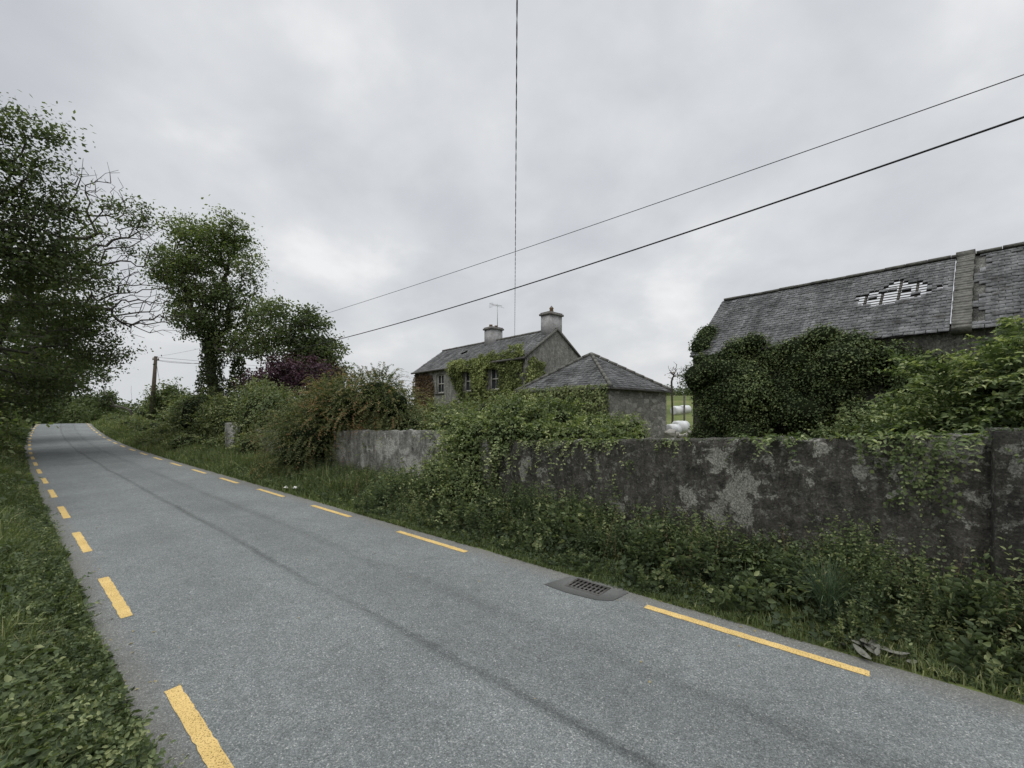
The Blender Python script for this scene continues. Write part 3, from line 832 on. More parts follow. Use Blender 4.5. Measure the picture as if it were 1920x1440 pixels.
def chimney(L, w, l, zt, pots):
    g = Geo(); zb = HR-.5
    g.box(H(L, hc, (zb+zt)/2), AV, BV, UP, l/2, w/2, (zt-zb)/2)
    ch = g.build('chimney', M_CHIM, house)
    g = Geo(); g.box(H(L, hc, zt+.05), AV, BV, UP, l/2+.07, w/2+.07, .05); g.box(H(L, hc, zt+.13), AV, BV, UP, l/2+.02, w/2+.02, .03)
    g.build('cap', M_CAP, ch)
    for dx, hh in pots:
        g = Geo(); b = H(L, hc+dx, zt+.16)
        g.tube([b, b+UP*hh*.8, b+UP*hh*.82, b+UP*hh], [.12, .09, .115, .11], 12); g.build('chimney_pot', M_POT, ch)
chimney(.38, .95, .62, 7.30, [(.0, .28)])
chimney(5.2, .85, .7, 7.25, [(-.2, .16), (.22, .16)])
g = Geo(); b = H(.38, hc, 7.72); g.tube([b, b+UP*.14], [.12, .01], 8); g.build('pot_cowl', M_CAP, house)
g = Geo(); b = H(5.0, hc+.15, 7.1); top = b+UP*1.75
g.tube([b, top], .022, 6)
g.tube([top-UP*.15-AV*.1+BV*-.5, top-UP*.05+BV*.35], .012, 5)
for k in range(6):
    p = top-UP*.12+BV*(-.42+.15*k); g.tube([p-AV*.22-UP*.12, p+AV*.22+UP*.16], .009, 4)
for k in range(4): g.tube([top-UP*(.28-.08*k)-BV*.5-AV*.2, top-UP*(.28-.08*k)-BV*.5+AV*.2], .008, 4)
g.build('television_aerial', M_ALU, house)

# ---- hipped outbuilding
ON = Vector((3.66, 16.0, 0)); OL, OW, OE, OA = 5.0, 4.2, 3.3, 4.88
def Q(L, t, z): return ON + AV*L + BV*t + UP*z
outb = empty('outbuilding', ON, 'small rough stone outbuilding with hipped slate roof', 'outbuilding')
g = Geo()
for (p, q) in (((0, 0), (0, OW)), ((0, OW), (OL, OW)), ((OL, OW), (OL, 0)), ((OL, 0), (0, 0))):
    g.add([Q(*p, -.3), Q(*q, -.3), Q(*q, OE), Q(*p, OE)], [(0, 1, 2, 3)])
g.build('wall', M_STONE, outb)
AP = Q(OL/2, OW/2, OA)
def hipface(c0, c1, seed):
    mid = (c0+c1)/2; vv = AP-mid; h = vv.length; U = (c1-c0).normalized(); W = (c1-c0).length
    Vv = vv.normalized(); Nn = U.cross(Vv)
    if Nn.z < 0: Nn = -Nn
    e = .18; O = c0-Vv*e - U*e*.9; Wt = W+2*e*.9; ht = h+e
    return slates('roof', O, U, Vv, Nn, lambda y: (Wt/2*min(1, y/ht), Wt-Wt/2*min(1, y/ht)), ht, M_SLATE, outb, seed=seed, tb=.42, w=.24, ex=.17)
cs = [Q(0, 0, OE), Q(0, OW, OE), Q(OL, OW, OE), Q(OL, 0, OE)]
for i in range(4): r_ = hipface(cs[i], cs[(i+1) % 4], 10+i)
g = Geo()
for c_ in cs:
    d = (AP-c_).normalized(); L_ = (AP-c_).length; k = 9; st = c_ - d*.2
    for i in range(k):
        g.tube([st+d*(L_+.2)*i/k+UP*.05, st+d*((L_+.2)*(i+1)/k-.01)+UP*.045], [.085, .07], 7)
g.build('hip_tiles', M_CONC, outb)
g = Geo(); g.tube([Q(-.12, -.12, OE-.12), Q(-.12, OW+.12, OE-.13)], .05, 8); g.tube([Q(-.12, -.12, OE-.12), Q(OL, -.12, OE-.12)], .05, 8)
g.build('gutter', M_IRON, outb)
g = Geo(); b = Q(2.6, OW+.3, 0); g.tube([b, b+UP*4.45], .055, 8); g.box(b+UP*4.48, AV, BV, UP, .1, .1, .03); g.build('vent_pipe', M_CONC, outb)

# ---- barn
BN = Vector((9.77, 9.5, 0)); BW, BE, BR = 4.8, 4.2, 6.3
def B_(L, t, z): return BN + AV*L + BV*t + UP*z
barn = empty('barn', BN, 'long stone barn with holed slate roof and raised parapet', 'barn')
bc = BW/2; bl = 5.85; br_ = -6.5
g = Geo()
g.add([B_(br_, 0, -.3), B_(bl, 0, -.3), B_(bl, 0, BE), B_(br_, 0, BE)], [(0, 1, 2, 3)])
g.add([B_(br_, BW, -.3), B_(bl, BW, -.3), B_(bl, BW, BE), B_(br_, BW, BE)], [(0, 1, 2, 3)])
for L_ in (bl, br_):
    g.add([B_(L_, 0, -.3), B_(L_, BW, -.3), B_(L_, BW, BE), B_(L_, bc, BR-.03), B_(L_, 0, BE)], [(0, 1, 2, 3, 4)])
g.build('wall', M_BARN, barn)
rise = BR-BE; sl = math.hypot(bc, rise); Vf = (BV*bc+UP*rise)/sl; Nf = (UP*bc-BV*rise)/sl
Vb = (-BV*bc+UP*rise)/sl; Nb = (UP*bc+BV*rise)/sl; ov_ = .2
EXB = .13
stray = [(2, .62), (3, 1.50), (4, .90), (5, 1.25), (3, .48)]
def holeF(x, y):
    k = int(y/EXB)-12
    if k < 0 or k > 8: return False
    lo_, hi_ = [(1.05,1.60),(.55,1.75),(.30,1.90),(.15,1.75),(.40,1.95),(.55,1.55),(.60,1.35),(.80,1.20),(.95,1.12)][k]
    if any(abs(x-c_) < .10 and k == r_ for r_, c_ in stray): return False
    return lo_ < x < hi_
bx0 = .02
rfl = slates('roof', B_(bx0, 0, BE)-Vf*ov_, AV, Vf, Nf, lambda y: (0, bl+.04-bx0), sl+ov_, M_SLATEB, barn, w=.19, ex=EXB, seed=20, tb=.5, gap=.012, hole=lambda x, y: holeF(x+bx0, y))
slates('roof', B_(bx0, BW, BE)-Vb*ov_, AV, Vb, Nb, lambda y: (0, bl+.04-bx0), sl+ov_, M_SLATEB, barn, w=.24, ex=.165, seed=21,
       hole=lambda x, y: (.05 < x < 4.2) and (y > 1.2) and (y < sl+ov_-.06))
g = Geo()
for k in range(10):
    y = (12+k)*EXB
    g.box(B_(1.02, 0, BE)+Vf*(y-ov_)-Nf*.03, AV, Vf, Nf, .92, .012, .009)
for L_ in (.34, .68, 1.02, 1.36, 1.70):
    g.box(B_(L_, 0, BE)+Vf*1.95-Nf*.085, AV, Vf, Nf, .022, .8, .045)
g.build('battens', M_WOOD, rfl)
px0, px1 = -.32, .0
g = Geo()
for (Vv, Nn, t0) in ((Vf, Nf, 0), (Vb, Nb, BW)):
    k = 30
    for i in range(k):
        y = -.2+(sl+.2)*(i+.5)/k
        g.box(B_((px0+px1)/2+random.uniform(-.012, .012), t0, BE)+Vv*y+Nn*(.005+random.uniform(-.010, .010)), AV, Vv, Nn, .155, (sl+.2)/k/2, .085)
g.box(B_((px0+px1)/2, bc, BR+.02), AV, BV, UP, .17, .13, .09)
g.build('parapet', M_CONC, barn)
slates('roof', B_(br_, 0, BE)-Vf*ov_, AV, Vf, Nf, lambda y: (0, -br_+px0), sl+ov_, M_SLATEB, barn, w=.20, ex=.14, seed=22, tb=.5, gap=.012,
       hole=lambda x, y: (x > -br_+px0-.14-.12*math.sin(y*5)) and (y > .3))
slates('roof', B_(br_, BW, BE)-Vb*ov_, AV, Vb, Nb, lambda y: (0, -br_+px0), sl+ov_, M_SLATEB, barn, seed=23)
g = Geo(); g.box(B_(px0-.2, 0, BE)+Vf*1.55-Nf*.03, AV, Vf, Nf, .2, 1.6, .02); g.build('torching', M_WALL2, barn)
g = Geo(); x0 = br_
while x0 < bl-.43:
    g.box(B_(x0+.22, bc, BR+.03+random.uniform(-.012, .012)), AV, BV, UP, .215, .10, .035); x0 += .44
g.build('ridge_tiles', M_CONC, barn)

# ================================================================== POLES & CABLES
def pole(base, h, rb, tilt, label, n=10):
    e = empty('utility_pole', base, label, 'utility pole')
    b = Vector(base); t = b+Vector((tilt[0], tilt[1], h))
    g = Geo(); g.tube([b-UP*.5, b+(t-b)*.5, t], [rb*1.15, rb, rb*.75], n); g.build('post', M_POLE, e, True)
    g = Geo(); g.box(t-UP*.35, (NX, NY, 0), (DX, DY, 0), UP, .28, .05, .05); g.build('crossarm', M_POLE, e)
    for k in (-.22, .22):
        g = Geo(); p = t-UP*.3+Vector((NX, NY, 0))*k; g.tube([p, p+UP*.08, p+UP*.1, p+UP*.2], [.04, .06, .035, .05], 8); g.build('insulator', M_INSUL, e)
    return t, e
pb = RD(59.6, 9.4, 0); PT, pe = pole(tuple(pb), 8.15-float(pb[2])+.15, .20, (.5, 0), 'leaning timber utility pole with ivy at its foot')
P0 = np.array(PT)
nn_ = 1100; t = R.uniform(0, 1, nn_); a = R.uniform(0, 6.28, nn_); o = np.stack([np.cos(a), np.sin(a), 0*a], 1)
L = Leaves(); L.add(pb + np.stack([.3*t, 0*t, 3.6*t], 1) + o*(.38-.2*t)[:, None]*R.uniform(.6, 1.1, nn_)[:, None], o+R.normal(0, .5, (nn_, 3)), .15, .35+R.normal(0, .15, nn_), fold=False)
L.build('ivy', M_TREED, pe)
pf = RD(112, 16, 0); PF, _ = pole(tuple(pf), 8.5, .16, (0, 0), 'distant timber utility pole on the verge', 6)
def cable(a, b, sag, r, label, n=60, name='overhead_cable'):
    a = Vector(a); b = Vector(b); g = Geo()
    g.tube([a+(b-a)*(i/n)-UP*(4*sag*(i/n)*(1-i/n)) for i in range(n+1)], r, 6)
    return thing(g.build(name, M_CABLE), label, 'cable')
endp = (-38+57.25, 46-49.4)
x0, y0 = P0[0], P0[1]
cable((x0, y0, 7.88), (endp[0], endp[1], 8.45), 2.47, .017, 'thick black sagging overhead power cable')
cable((x0, y0, 8.28), (endp[0], endp[1], 8.0), 1.02, .008, 'thin black overhead wire on timber poles')
cable((x0, y0, 8.1), tuple(PF), 1.6, .018, 'overhead wire running on to the far pole')
cable((x0, y0, 7.9), (x0+60, y0+80, 9.5), .9, .016, 'overhead wire crossing behind the trees')
cable((x0, y0, 8.2), (x0+60, y0+80, 10.9), .9, .016, 'second overhead wire crossing behind the trees')
g = Geo(); b = Vector((0.02, -5, 9.4)); n = 500
a = Vector((.14, 22.2, 6.15))
for ph in (0, math.pi):
    pts = []
    for i in range(n+1):
        t = i/n; c_ = a+(b-a)*t-UP*(4*.4*t*(1-t)); w = t*n*.55+ph
        pts.append(c_+Vector((math.cos(w), 0, math.sin(w)))*.006)
    g.tube(pts, .0050, 4, False)
thing(g.build('service_cable', M_CABLE), 'twisted black service cable running to the farmhouse', 'cable')

# ================================================================== TREES
def XYZ(u, v, D): return ((u-960)/800*D, D, 2.3-(v-772)/800*D)      # survey bearing/elevation at range
def cl(u, v, D, ru, rv, rd): return (*XYZ(u, v, D), ru/800*D, rd, rv/800*D)
b = RD(27, -1.6, 0)
make_tree('ash_tree', 'tall leafy ash tree leaning over the road', [tuple(b+[0,0,-.3]), tuple(b+[.1,.2,4]), tuple(b+[.6,.6,8]), tuple(b+[1,1,12])], .36,
          [cl(25,220,17,34,34,1.5), cl(-20,300,17,80,60,2), cl(60,300,18,50,38,1.8), cl(100,250,18,26,18,1), cl(30,400,18,85,50,2), cl(112,385,19,42,36,1.8),
           cl(60,490,19,95,50,2.5), cl(-60,520,17,110,110,3), cl(140,480,20,36,36,1.6), cl(40,600,20,120,60,2.5), cl(120,590,22,60,50,2.2), cl(30,690,20,105,50,2.5), cl(20,745,22,70,35,2.5), cl(100,700,24,60,40,2)],
          820, 42, .16, M_TREED, .40, seed=5, tbase=.5, r0=.010, gapn=(1.3, -.28))
b = RD(36, -1.0, 0)
make_tree('ash_tree', 'sparse ash tree with many bare branches over the road', [tuple(b+[0,0,-.3]), tuple(b+[.2,.1,4]), tuple(b+[1.0,.4,7]), tuple(b+[2.6,.6,10])], .34,
          [cl(262,415,24,34,26,1.5), cl(235,395,24,36,22,1.3), cl(205,450,24,34,26,1.3), cl(120,520,23,60,55,2), cl(70,440,24,60,70,2), cl(150,655,24,76,48,2), cl(285,470,25,24,16,1), cl(60,640,24,80,60,2), cl(165,580,24,44,44,1.6), cl(210,650,24,40,34,1.2), cl(60,720,24,70,35,2)],
          360, 36, .155, M_TREED, .36, seed=8, tbase=.5, bare=[cl(190,390,24,70,60,2.5), cl(250,560,24,75,60,2), cl(295,600,24,42,35,1.6), cl(185,340,24,40,35,1.5), cl(240,480,24,75,85,2)], n_bare=560, r0=.0090, e_=2.2, gapn=(1.2, -.2))
b = RD(47, -.9, 0)
make_tree('ash_tree', 'dark roadside tree with drooping leafy boughs', [tuple(b+[0,0,-.3]), tuple(b+[.2,0,4]), tuple(b+[.8,0,9])], .3,
          [cl(40,640,30,70,70,3), cl(110,690,32,55,35,2.5), cl(40,560,30,80,60,3), cl(150,680,33,40,26,2), cl(0,710,28,60,50,2.5), cl(90,600,31,60,50,2.5), cl(60,735,30,70,30,2.5)], 330, 46, .20, M_TREED, .5, seed=11, tbase=.45)
b = np.array(XYZ(398, 760, 31)); b[2] = .3
make_tree('ash_tree', 'tall leafy tree with ivy-clad twin trunk', [tuple(b), tuple(b+[.1,0,3.5]), tuple(b+[-.2,0,6.5]), tuple(b+[.2,0,10])], .34,
          [cl(352,438,31,38,28,1.8), cl(432,436,31,42,28,1.8), cl(390,470,31,50,36,2), cl(325,492,31,34,28,1.6), cl(395,515,31,58,34,2), cl(460,508,31,32,38,1.6), cl(310,525,31,24,20,1.2),
           cl(358,555,31,44,28,1.8), cl(428,565,31,50,30,2), cl(382,605,31,42,26,1.8), cl(450,612,31,42,30,1.8), cl(508,588,30,34,26,1.5), cl(482,648,30,46,28,1.7), cl(342,595,31,24,18,1.1), cl(528,628,30,26,24,1.1),
           cl(430,650,31,34,24,1.4)],
          840, 44, .185, M_TREE, .44, seed=14, tbase=.5, ivy=[(tuple(b), tuple(b+[-.1,0,7.5]), .95, 5200), (tuple(b+[1.3,.3,0]), tuple(b+[1.7,.3,6.0]), .7, 3000)], gapn=(1.1, -.42))
b = np.array(XYZ(580, 760, 30)); b[2] = .3
make_tree('sycamore_tree', 'small dark sycamore tree behind the garden', [tuple(b), tuple(b+[0,0,3]), tuple(b+[0,0,7])], .2,
          [cl(578,605,30,28,26,1.4), cl(558,650,30,38,30,1.6), cl(605,655,30,34,26,1.6), cl(580,695,30,50,26,1.8), cl(625,695,30,26,22,1.2), cl(545,690,30,30,24,1.4), cl(575,582,30,16,14,.8)], 340, 48, .20, M_TREED, .42, seed=17, tbase=.45, gapn=(.9, -.4))
b = np.array(XYZ(540, 760, 26)); b[2] = .3
make_tree('copper_plum_tree', 'low purple-leaved plum tree behind the wall', [tuple(b), tuple(b+[0,0,1.5]), tuple(b+[0,0,3])], .15,
          [cl(495,705,26,36,26,1.6), cl(550,695,26,44,26,1.6), cl(608,710,26,36,28,1.4), cl(530,730,26,70,20,1.6)], 260, 46, .16, M_PURP, .34, seed=19)
b = RD(75, 9, 0)
make_tree('small_tree', 'slim upright tree beside the distant verge', [tuple(b), tuple(b+[0,0,2.5]), tuple(b+[0,0,4.5])], .12,
          [cl(195,735,58,16,18,1.2), cl(192,712,58,12,14,1), cl(200,760,58,15,12,1)], 90, 30, .26, M_TREED, .4, seed=23)
b = np.array(XYZ(318, 760, 48)); b[2] = .5
make_tree('small_tree', 'rounded green tree behind the hedge', [tuple(b), tuple(b+[0,0,1.5]), tuple(b+[0,0,3])], .14,
          [cl(318,735,48,26,24,1.6), cl(302,755,48,22,18,1.5), cl(342,758,48,22,18,1.5)], 130, 40, .24, M_TREE, .45, seed=24)
b = np.array(XYZ(1312, 700, 16)); b[2] = 0
make_tree('young_ash_tree', 'young light green ash beside the barn gable', [tuple(b), tuple(b+[0,0,2.5]), tuple(b+[0,0,4.6])], .07,
          [cl(1318,602,16,20,24,.6), cl(1308,640,16,14,28,.6), cl(1338,582,16,12,9,.4)], 95, 26, .12, M_SHRUB, .2, seed=26, r0=.006, tbase=.55)
b = np.array(XYZ(1262, 790, 22)); b[2] = 0
make_tree('bare_sapling', 'thin bare sapling between outbuilding and barn', [tuple(b), tuple(b+[0,0,2]), tuple(b+[0,0,3.6])], .05,
          [cl(1262,700,22,10,12,.3)], 6, 10, .1, M_TWIG, .2, seed=27, r0=.007, bare=[cl(1262,695,22,14,24,.4)], n_bare=30, gapn=None)

# ================================================================== HEDGES, SHRUBS, IVY
def sb(s, o, z, rs_, rz_): p = RD(s, o, z); return (p[0], p[1], p[2], rs_, rs_, rz_)
def mass(s0, s1, o, h, r, step, jz=.3, seed=0, oj=.15):
    g = np.random.default_rng(seed); out = []
    for s in np.arange(s0, s1, step):
        hh = h*g.uniform(1-jz, 1.08); oo = o(s) if callable(o) else o
        out.append(sb(s, oo+g.normal(0, oj), hh*.45, r*g.uniform(.8, 1.2), hh*.58))
    return out
def shell(blobs, n, seed=0, zmin=None):
    P, d, r = blob_pts(blobs, n, .7, 1.0, .1, 2, seed, zmin); return P, d
def wild(blobs, n, ln, leaf, seed, k=8, droop=.4, tint=.6, upb=.5, asp=.35):
    P, d = shell(blobs, n, seed)
    return dict(O=P, D=d+np.array([0,0,upb])+R.normal(0,.25,d.shape), length=R.uniform(.5,1.3,len(P))*ln, droop=droop, k=k, leaf=leaf, tint=tint, tv=.35, fold=False, asp=asp)
m1 = mass(24.4, 36.5, 8.4, 3.1, 1.2, .9, .35, 1, .35)
bush('hedge', 'dense green roadside hedge of mixed shrubs', 'hedge', m1, 24000, .12, M_HEDGE, seed=3, tbase=.34, lump=.28, sprays=[wild(m1, 700, 1.0, .13, 3)])
m1 = mass(18.4, 24, 8.4, 3.0, 1.0, .9, .3, 21, .3)+mass(20.2, 22.6, 6.95, 1.4, .55, .9, .45, 22, .2)
bush('garden_hedge', 'straggly green shrubs growing over the garden wall', 'shrub', m1, 16000, .10, M_HEDGE, seed=31, tbase=.36, lump=.3, sprays=[wild(m1, 560, .8, .10, 32)])
m1 = mass(38, 56, 11.6, 2.9, 1.6, 1.4, .4, 2, .5)+mass(57, 76, 12.6, 3.0, 1.7, 1.5, .45, 3, .5)
bush('hedge', 'rough hawthorn hedge along the verge', 'hedge', m1, 22000, .20, M_HEDGE, seed=4, tbase=.36, lump=.3, sprays=[wild(m1, 500, 1.2, .2, 5)])
m1 = mass(14, 72, -2.0, 4.0, 1.5, 1.4, .35, 5)
bush('hedge', 'overgrown hedge under the roadside trees', 'hedge', m1, 34000, .17, M_TREED, seed=6, tbase=.45, lump=.3, sprays=[wild(m1, 600, 1.3, .17, 7)])
m1 = mass(38, 72, 7.3, .9, .95, 1.2, .5, 6, .35)
bush('low_shrub', 'rough brambles and ferns on the verge', 'shrub', m1, 13000, .13, M_HEDGE, seed=7, tbase=.42, lump=.3, sprays=[wild(m1, 420, .5, .12, 8)])
m1 = mass(25, 38, 6.7, .95, .75, 1.1, .5, 16, .3)
bush('low_shrub', 'low brambles at the hedge foot', 'shrub', m1, 9000, .10, M_HEDGE, seed=17, tbase=.42, lump=.3, sprays=[wild(m1, 360, .5, .1, 18)])

cb_ = [sb(14.6,6.95,1.25,1.05,1.15), sb(15.9,7.0,1.2,.95,1.05), sb(17.1,7.2,1.3,.8,.85), sb(13.6,7.6,2.2,1.0,1.0), sb(12.4,7.9,2.45,.85,.8), sb(14.9,7.6,2.2,1.0,.95), sb(11.4,7.9,2.2,.6,.55), sb(15.0,6.5,.75,.8,.8)]
P, d = shell(cb_, 2500, 5)
bush('cotoneaster_shrub', 'arching shrub with reddish tips spilling over the wall', 'shrub', cb_, 16000, .055, M_BROWN, seed=9, inner=.66, tbase=.28, tvar=.35, lump=.28, tn=.3,
     sprays=[dict(O=P, D=d+np.array([0,0,.6])+R.normal(0,.2,d.shape), length=R.uniform(.35,1.25,len(P)), droop=.6, k=14, leaf=.055, tint=.26, tv=.35, fold=False, tnoise=.28, asp=.28, tip=.48)])
m1 = mass(8.0, 12.2, 8.4, 2.1, .8, .55, .3, 8, .25)
bush('bramble_shrub', 'tangle of green brambles behind the garden wall', 'shrub', m1, 12000, .075, M_HEDGE, seed=10, tbase=.38, lump=.28, sprays=[wild(m1, 420, .6, .075, 11, 9, .6)])
bl_ = [ (XYZ(u,0,D)[0], D, z, r, r, rz_) for u,D,z,r,rz_ in
     ((770,20,1.5,1.2,1.2),(820,19,1.6,1.1,1.2),(870,18,1.7,1.1,1.1),(920,17.5,1.8,1.1,1.1),(965,17,1.9,1.0,1.1),(720,19,1.6,1.3,1.4),(680,20,1.6,1.4,1.5),(760,16,1.5,1.1,1.1),(830,15,1.5,1.0,.9),(1000,16.5,1.7,.9,.9))]
bush('garden_shrub', 'overgrown shrubs in front of the farmhouse', 'shrub', bl_, 15000, .10, M_HEDGE, seed=12, tbase=.5, lump=.3, sprays=[wild(bl_, 500, .8, .10, 13)])
hb = [(1.1+2.35*t, 12.6-.6*t, 1.2, .42, .42, 1.0) for t in np.linspace(0, 1, 9)]
bush('box_hedge', 'clipped light green box hedge in the garden', 'hedge', hb, 15000, .055, M_SHRUB, seed=13, tbase=.47, lump=.06, inner=.85, rmin=.88, tn=.15)
iv = [sb(6.6,6.7,1.3,.5,.7), sb(5.9,6.85,1.6,.5,.45), sb(7.2,7.0,1.5,.6,.65), sb(5.1,7.05,1.55,.5,.42), sb(4.4,7.2,1.5,.5,.38), sb(6.2,7.3,1.85,.6,.5), sb(7.6,7.3,1.3,.45,.7), sb(3.6,7.25,1.45,.45,.33), sb(7.0,6.55,.7,.5,.65),
      sb(5.4,7.8,1.8,.6,.45), sb(6.4,6.2,.5,.5,.6), sb(7.6,6.5,.5,.5,.55)]
bush('ivy_bush', 'bright ivy and bramble mass smothering the wall end', 'ivy', iv, 19000, .058, M_SHRUB, seed=14, tbase=.38, tvar=.35, lump=.28, tn=.35, asp=.42, fold=True, inner=.7,
     sprays=[wild(iv, 900, .6, .075, 9, 8, .6, .5, .45)])
nv_ = 210
ss = 3.2 + R.uniform(-1.2, 2.8, nv_); zt = np.interp(ss, [-1.1, 6.1], [2.02, 1.66])
P = RD(ss, 6.62+R.uniform(-.03,.3,nv_), 0, False); P[:, 2] = zt
L = Leaves(); Dd = np.stack([-NX+R.normal(0,.9,nv_), -NY+R.normal(0,.9,nv_), R.uniform(.0,.7,nv_)], 1)
kk = fbm(P, 2.4, 99) > 0
add_sprays(L, P[kk], Dd[kk], R.uniform(.06,.34,nv_)[kk], .8, 7, .055, .45, .4)
thing(L.build('wall_top_vine', M_SHRUB), 'trailing vine creeping along the wall top', 'vine')
n_ = 6000
ss = R.uniform(-3.4, 6.1, n_); P = RD(ss, np.where(ss < -.95, 6.5, 6.62)+R.uniform(-.03,.28,n_), 0, False); P[:, 2] = np.where(ss < -.95, 2.10, np.interp(ss, [-1.1, 6.1], [2.02, 1.66]))+.015
kk = fbm(P, 3.5, 98) > .0; P = P[kk]
L = Leaves(); L.add(P, R.normal(0,.6,P.shape)+[0,0,1], R.uniform(.012,.045,len(P)), .35+R.normal(0,.2,len(P)), fold=False)
thing(L.build('wall_moss', M_WEED), 'patchy moss and seedlings on the wall top', 'moss', 'stuff')

def surf_ivy(name, label, Pt, nrm, regions, n, size, mat, thick=.25, seed=1, holes=(), tb=.45, thr=-.2, parent=None, edge=.6):
    g = np.random.default_rng(seed); reg = np.array(regions, float)
    ar = (reg[:, 1]-reg[:, 0])*(reg[:, 3]-reg[:, 2]); k = g.choice(len(reg), n, p=ar/ar.sum())
    x = g.uniform(reg[k, 0], reg[k, 1]); z = g.uniform(reg[k, 2], reg[k, 3])
    e = np.minimum.reduce([x-reg[k, 0], reg[k, 1]-x, reg[k, 3]-z])
    nz = fbm(np.stack([x, z, 0*x], 1), 2.4, seed)
    keep = (nz > thr + .9*(1-np.clip(e/edge, 0, 1)) - .35)
    for (a, b, c, d) in holes: keep &= ~((x > a) & (x < b) & (z > c) & (z < d))
    x, z, nz = x[keep], z[keep], nz[keep]
    base = np.array([list(Pt(0, 0))]); ax = np.array(list(Pt(1, 0)-Pt(0, 0))); nn_ = np.array(list(nrm))
    th = thick*(.35+.65*np.clip(nz+.4, 0, 1.2))*g.uniform(.2, 1, len(x))
    P = base + ax*x[:, None] + np.array([0, 0, 1])*z[:, None] + nn_*th[:, None]
    L = Leaves(); L.add(P, nn_ + g.normal(0, .55, P.shape) + [0, 0, .3], size*g.uniform(.6, 1.3, len(P)), tb + g.normal(0, .16, len(P)) + .3*nz + .3*(th/thick-.5), asp=.42, fold=False, down=1.2)
    return thing(L.build(name, mat, parent), label, 'ivy')
surf_ivy('ivy', 'yellow-green ivy covering the farmhouse front', lambda x, z: H(x, 0, z), -BV, [(-.1, 6.0, 0, 5.3), (0, 3.6, 4.4, 5.6), (3.0, 6.4, 3.6, 5.2)], 32000, .10, M_IVYY, .42, 31,
         holes=[(a-.02, b+.02, c_, d) for (a, b, c_, d) in ops[::2]], thr=-.45)
surf_ivy('ivy', 'creeper on the farmhouse gable wall', lambda x, z: HN+BV*x+UP*z, -AV, [(-.1, 1.6, 0, 5.1)], 6000, .10, M_IVYY, .3, 32, thr=-.2)
surf_ivy('ivy', 'brown dead creeper on the farmhouse front', lambda x, z: H(x, 0, z), -BV, [(8.3, 10.85, 0, 4.9)], 8000, .10, M_TWIG, .2, 33, thr=-.5, edge=.3)
surf_ivy('ivy', 'ivy fringe on the outbuilding wall', lambda x, z: Q(x, 0, z), -BV, [(-.05, 4.9, 0, 3.35)], 15000, .085, M_IVY, .45, 34, thr=-.5, tb=.7)
wf = lambda x, z: Vector((DX*x+NX*6.56, DY*x+NY*6.56, z))
surf_ivy('ivy', 'thin ivy climbing the dark roadside wall', wf, Vector((-NX, -NY, 0)), [(2.6, 6.2, .2, 1.72), (-.9, .2, 1.2, 2.0), (4.6, 6.2, .2, 1.7)], 5600, .05, M_IVY, .12, 36, thr=.5, tb=.4, edge=.2)
# barn ivy
bi = []
g_ = np.random.default_rng(40)
for L_ in np.arange(-.9, 5.6, .48):
    tz = np.interp(L_, [-1.5, 0, .5, 1.2, 2.5, 4, 5.6], [2.3, 2.7, 3.3, 3.75, 3.95, 4.2, 4.35]) + g_.normal(0, .10)
    for z in np.arange(.4, tz-.25, .62):
        p = B_(L_+g_.normal(0, .15), -.36+g_.normal(0, .20), z+g_.normal(0, .15)); r = g_.uniform(.38, .62); bi.append((p.x, p.y, p.z, r, r, r*.9))
    p = B_(L_+g_.normal(0, .12), -.12, tz-.1+g_.normal(0, .12)); r = g_.uniform(.33, .52); bi.append((p.x, p.y, p.z, r, r, r*.75))
for (t_, z) in ((.2,4.4),(.5,4.7),(.8,4.9),(.5,4.2),(.9,4.4),(.3,3.6),(.8,3.4),(.5,2.6)):
    p = B_(5.68, t_, z); r = g_.uniform(.28, .38); bi.append((p.x, p.y, p.z, r, r, r))
bush('ivy_mass', 'dense dark ivy engulfing the barn wall', 'ivy', bi, 88000, .055, M_IVY, seed=41, tbase=.40, tvar=.28, lump=.22, ls=4, asp=.40, inner=.76, outb=.55, tn=.28, rmin=.72, rmax=1.12, sprays=[wild(bi, 900, .28, .055, 42, 6, .5, .5, .3)])

es = [(*XYZ(1870,725,5.9), .55,.6,.46), (*XYZ(1790,800,6.0), .45,.5,.22), (*XYZ(1700,808,6.4), .45,.45,.18), (*XYZ(1915,660,5.8), .36,.5,.38), (*XYZ(1975,700,5.0), .5,.5,.6), (*XYZ(1880,805,5.3), .5,.35,.25)]
P, d = shell(es, 560, 21)
E = empty('elder_shrub', P[0], 'sprawling shrub with compound leaves over the wall', 'shrub')
L = Leaves()
add_sprays(L, P, d+np.array([-.1,-.3,.4])+R.normal(0,.35,d.shape), R.uniform(.2,.6,len(P)), .5, 7, .085, .48, .5, asp=.24, stem=.003, tnoise=.35)
P2, d2, _ = blob_pts(es, 5500, .5, .98, .3, 3, 22)
L.add(P2, d2+R.normal(0,.8,P2.shape), .07*R.uniform(.6,1.3,len(P2)), .25+R.normal(0,.18,len(P2)), fold=True)
n_ = 100
O = np.array([XYZ(R.uniform(1690,1900), R.uniform(690,805), 5.9) for _ in range(n_)])
add_sprays(L, O, np.stack([R.uniform(-1.3,.6,n_), R.uniform(-.6,.3,n_), R.uniform(.1,1.2,n_)],1), R.uniform(.4,1.25,n_), .45, 13, .085, .55, .4, asp=.24, stem=.004)
L.build('foliage', M_ELDER, E)
blobs_inner(es, 'shade_core', E, .5, 22)
n_ = 40
ss = -.9+2.2*R.uniform(0, 1, n_)**1.6; P = RD(ss, 6.62, 0, False); P[:, 2] = np.interp(ss, [-1.1, 6.1], [2.02, 1.66])+.04
L = Leaves(); Dd = np.stack([-NX*.5+R.normal(0,1.0,n_), -NY*.5+R.normal(0,.8,n_), R.uniform(-.3,.9,n_)], 1)
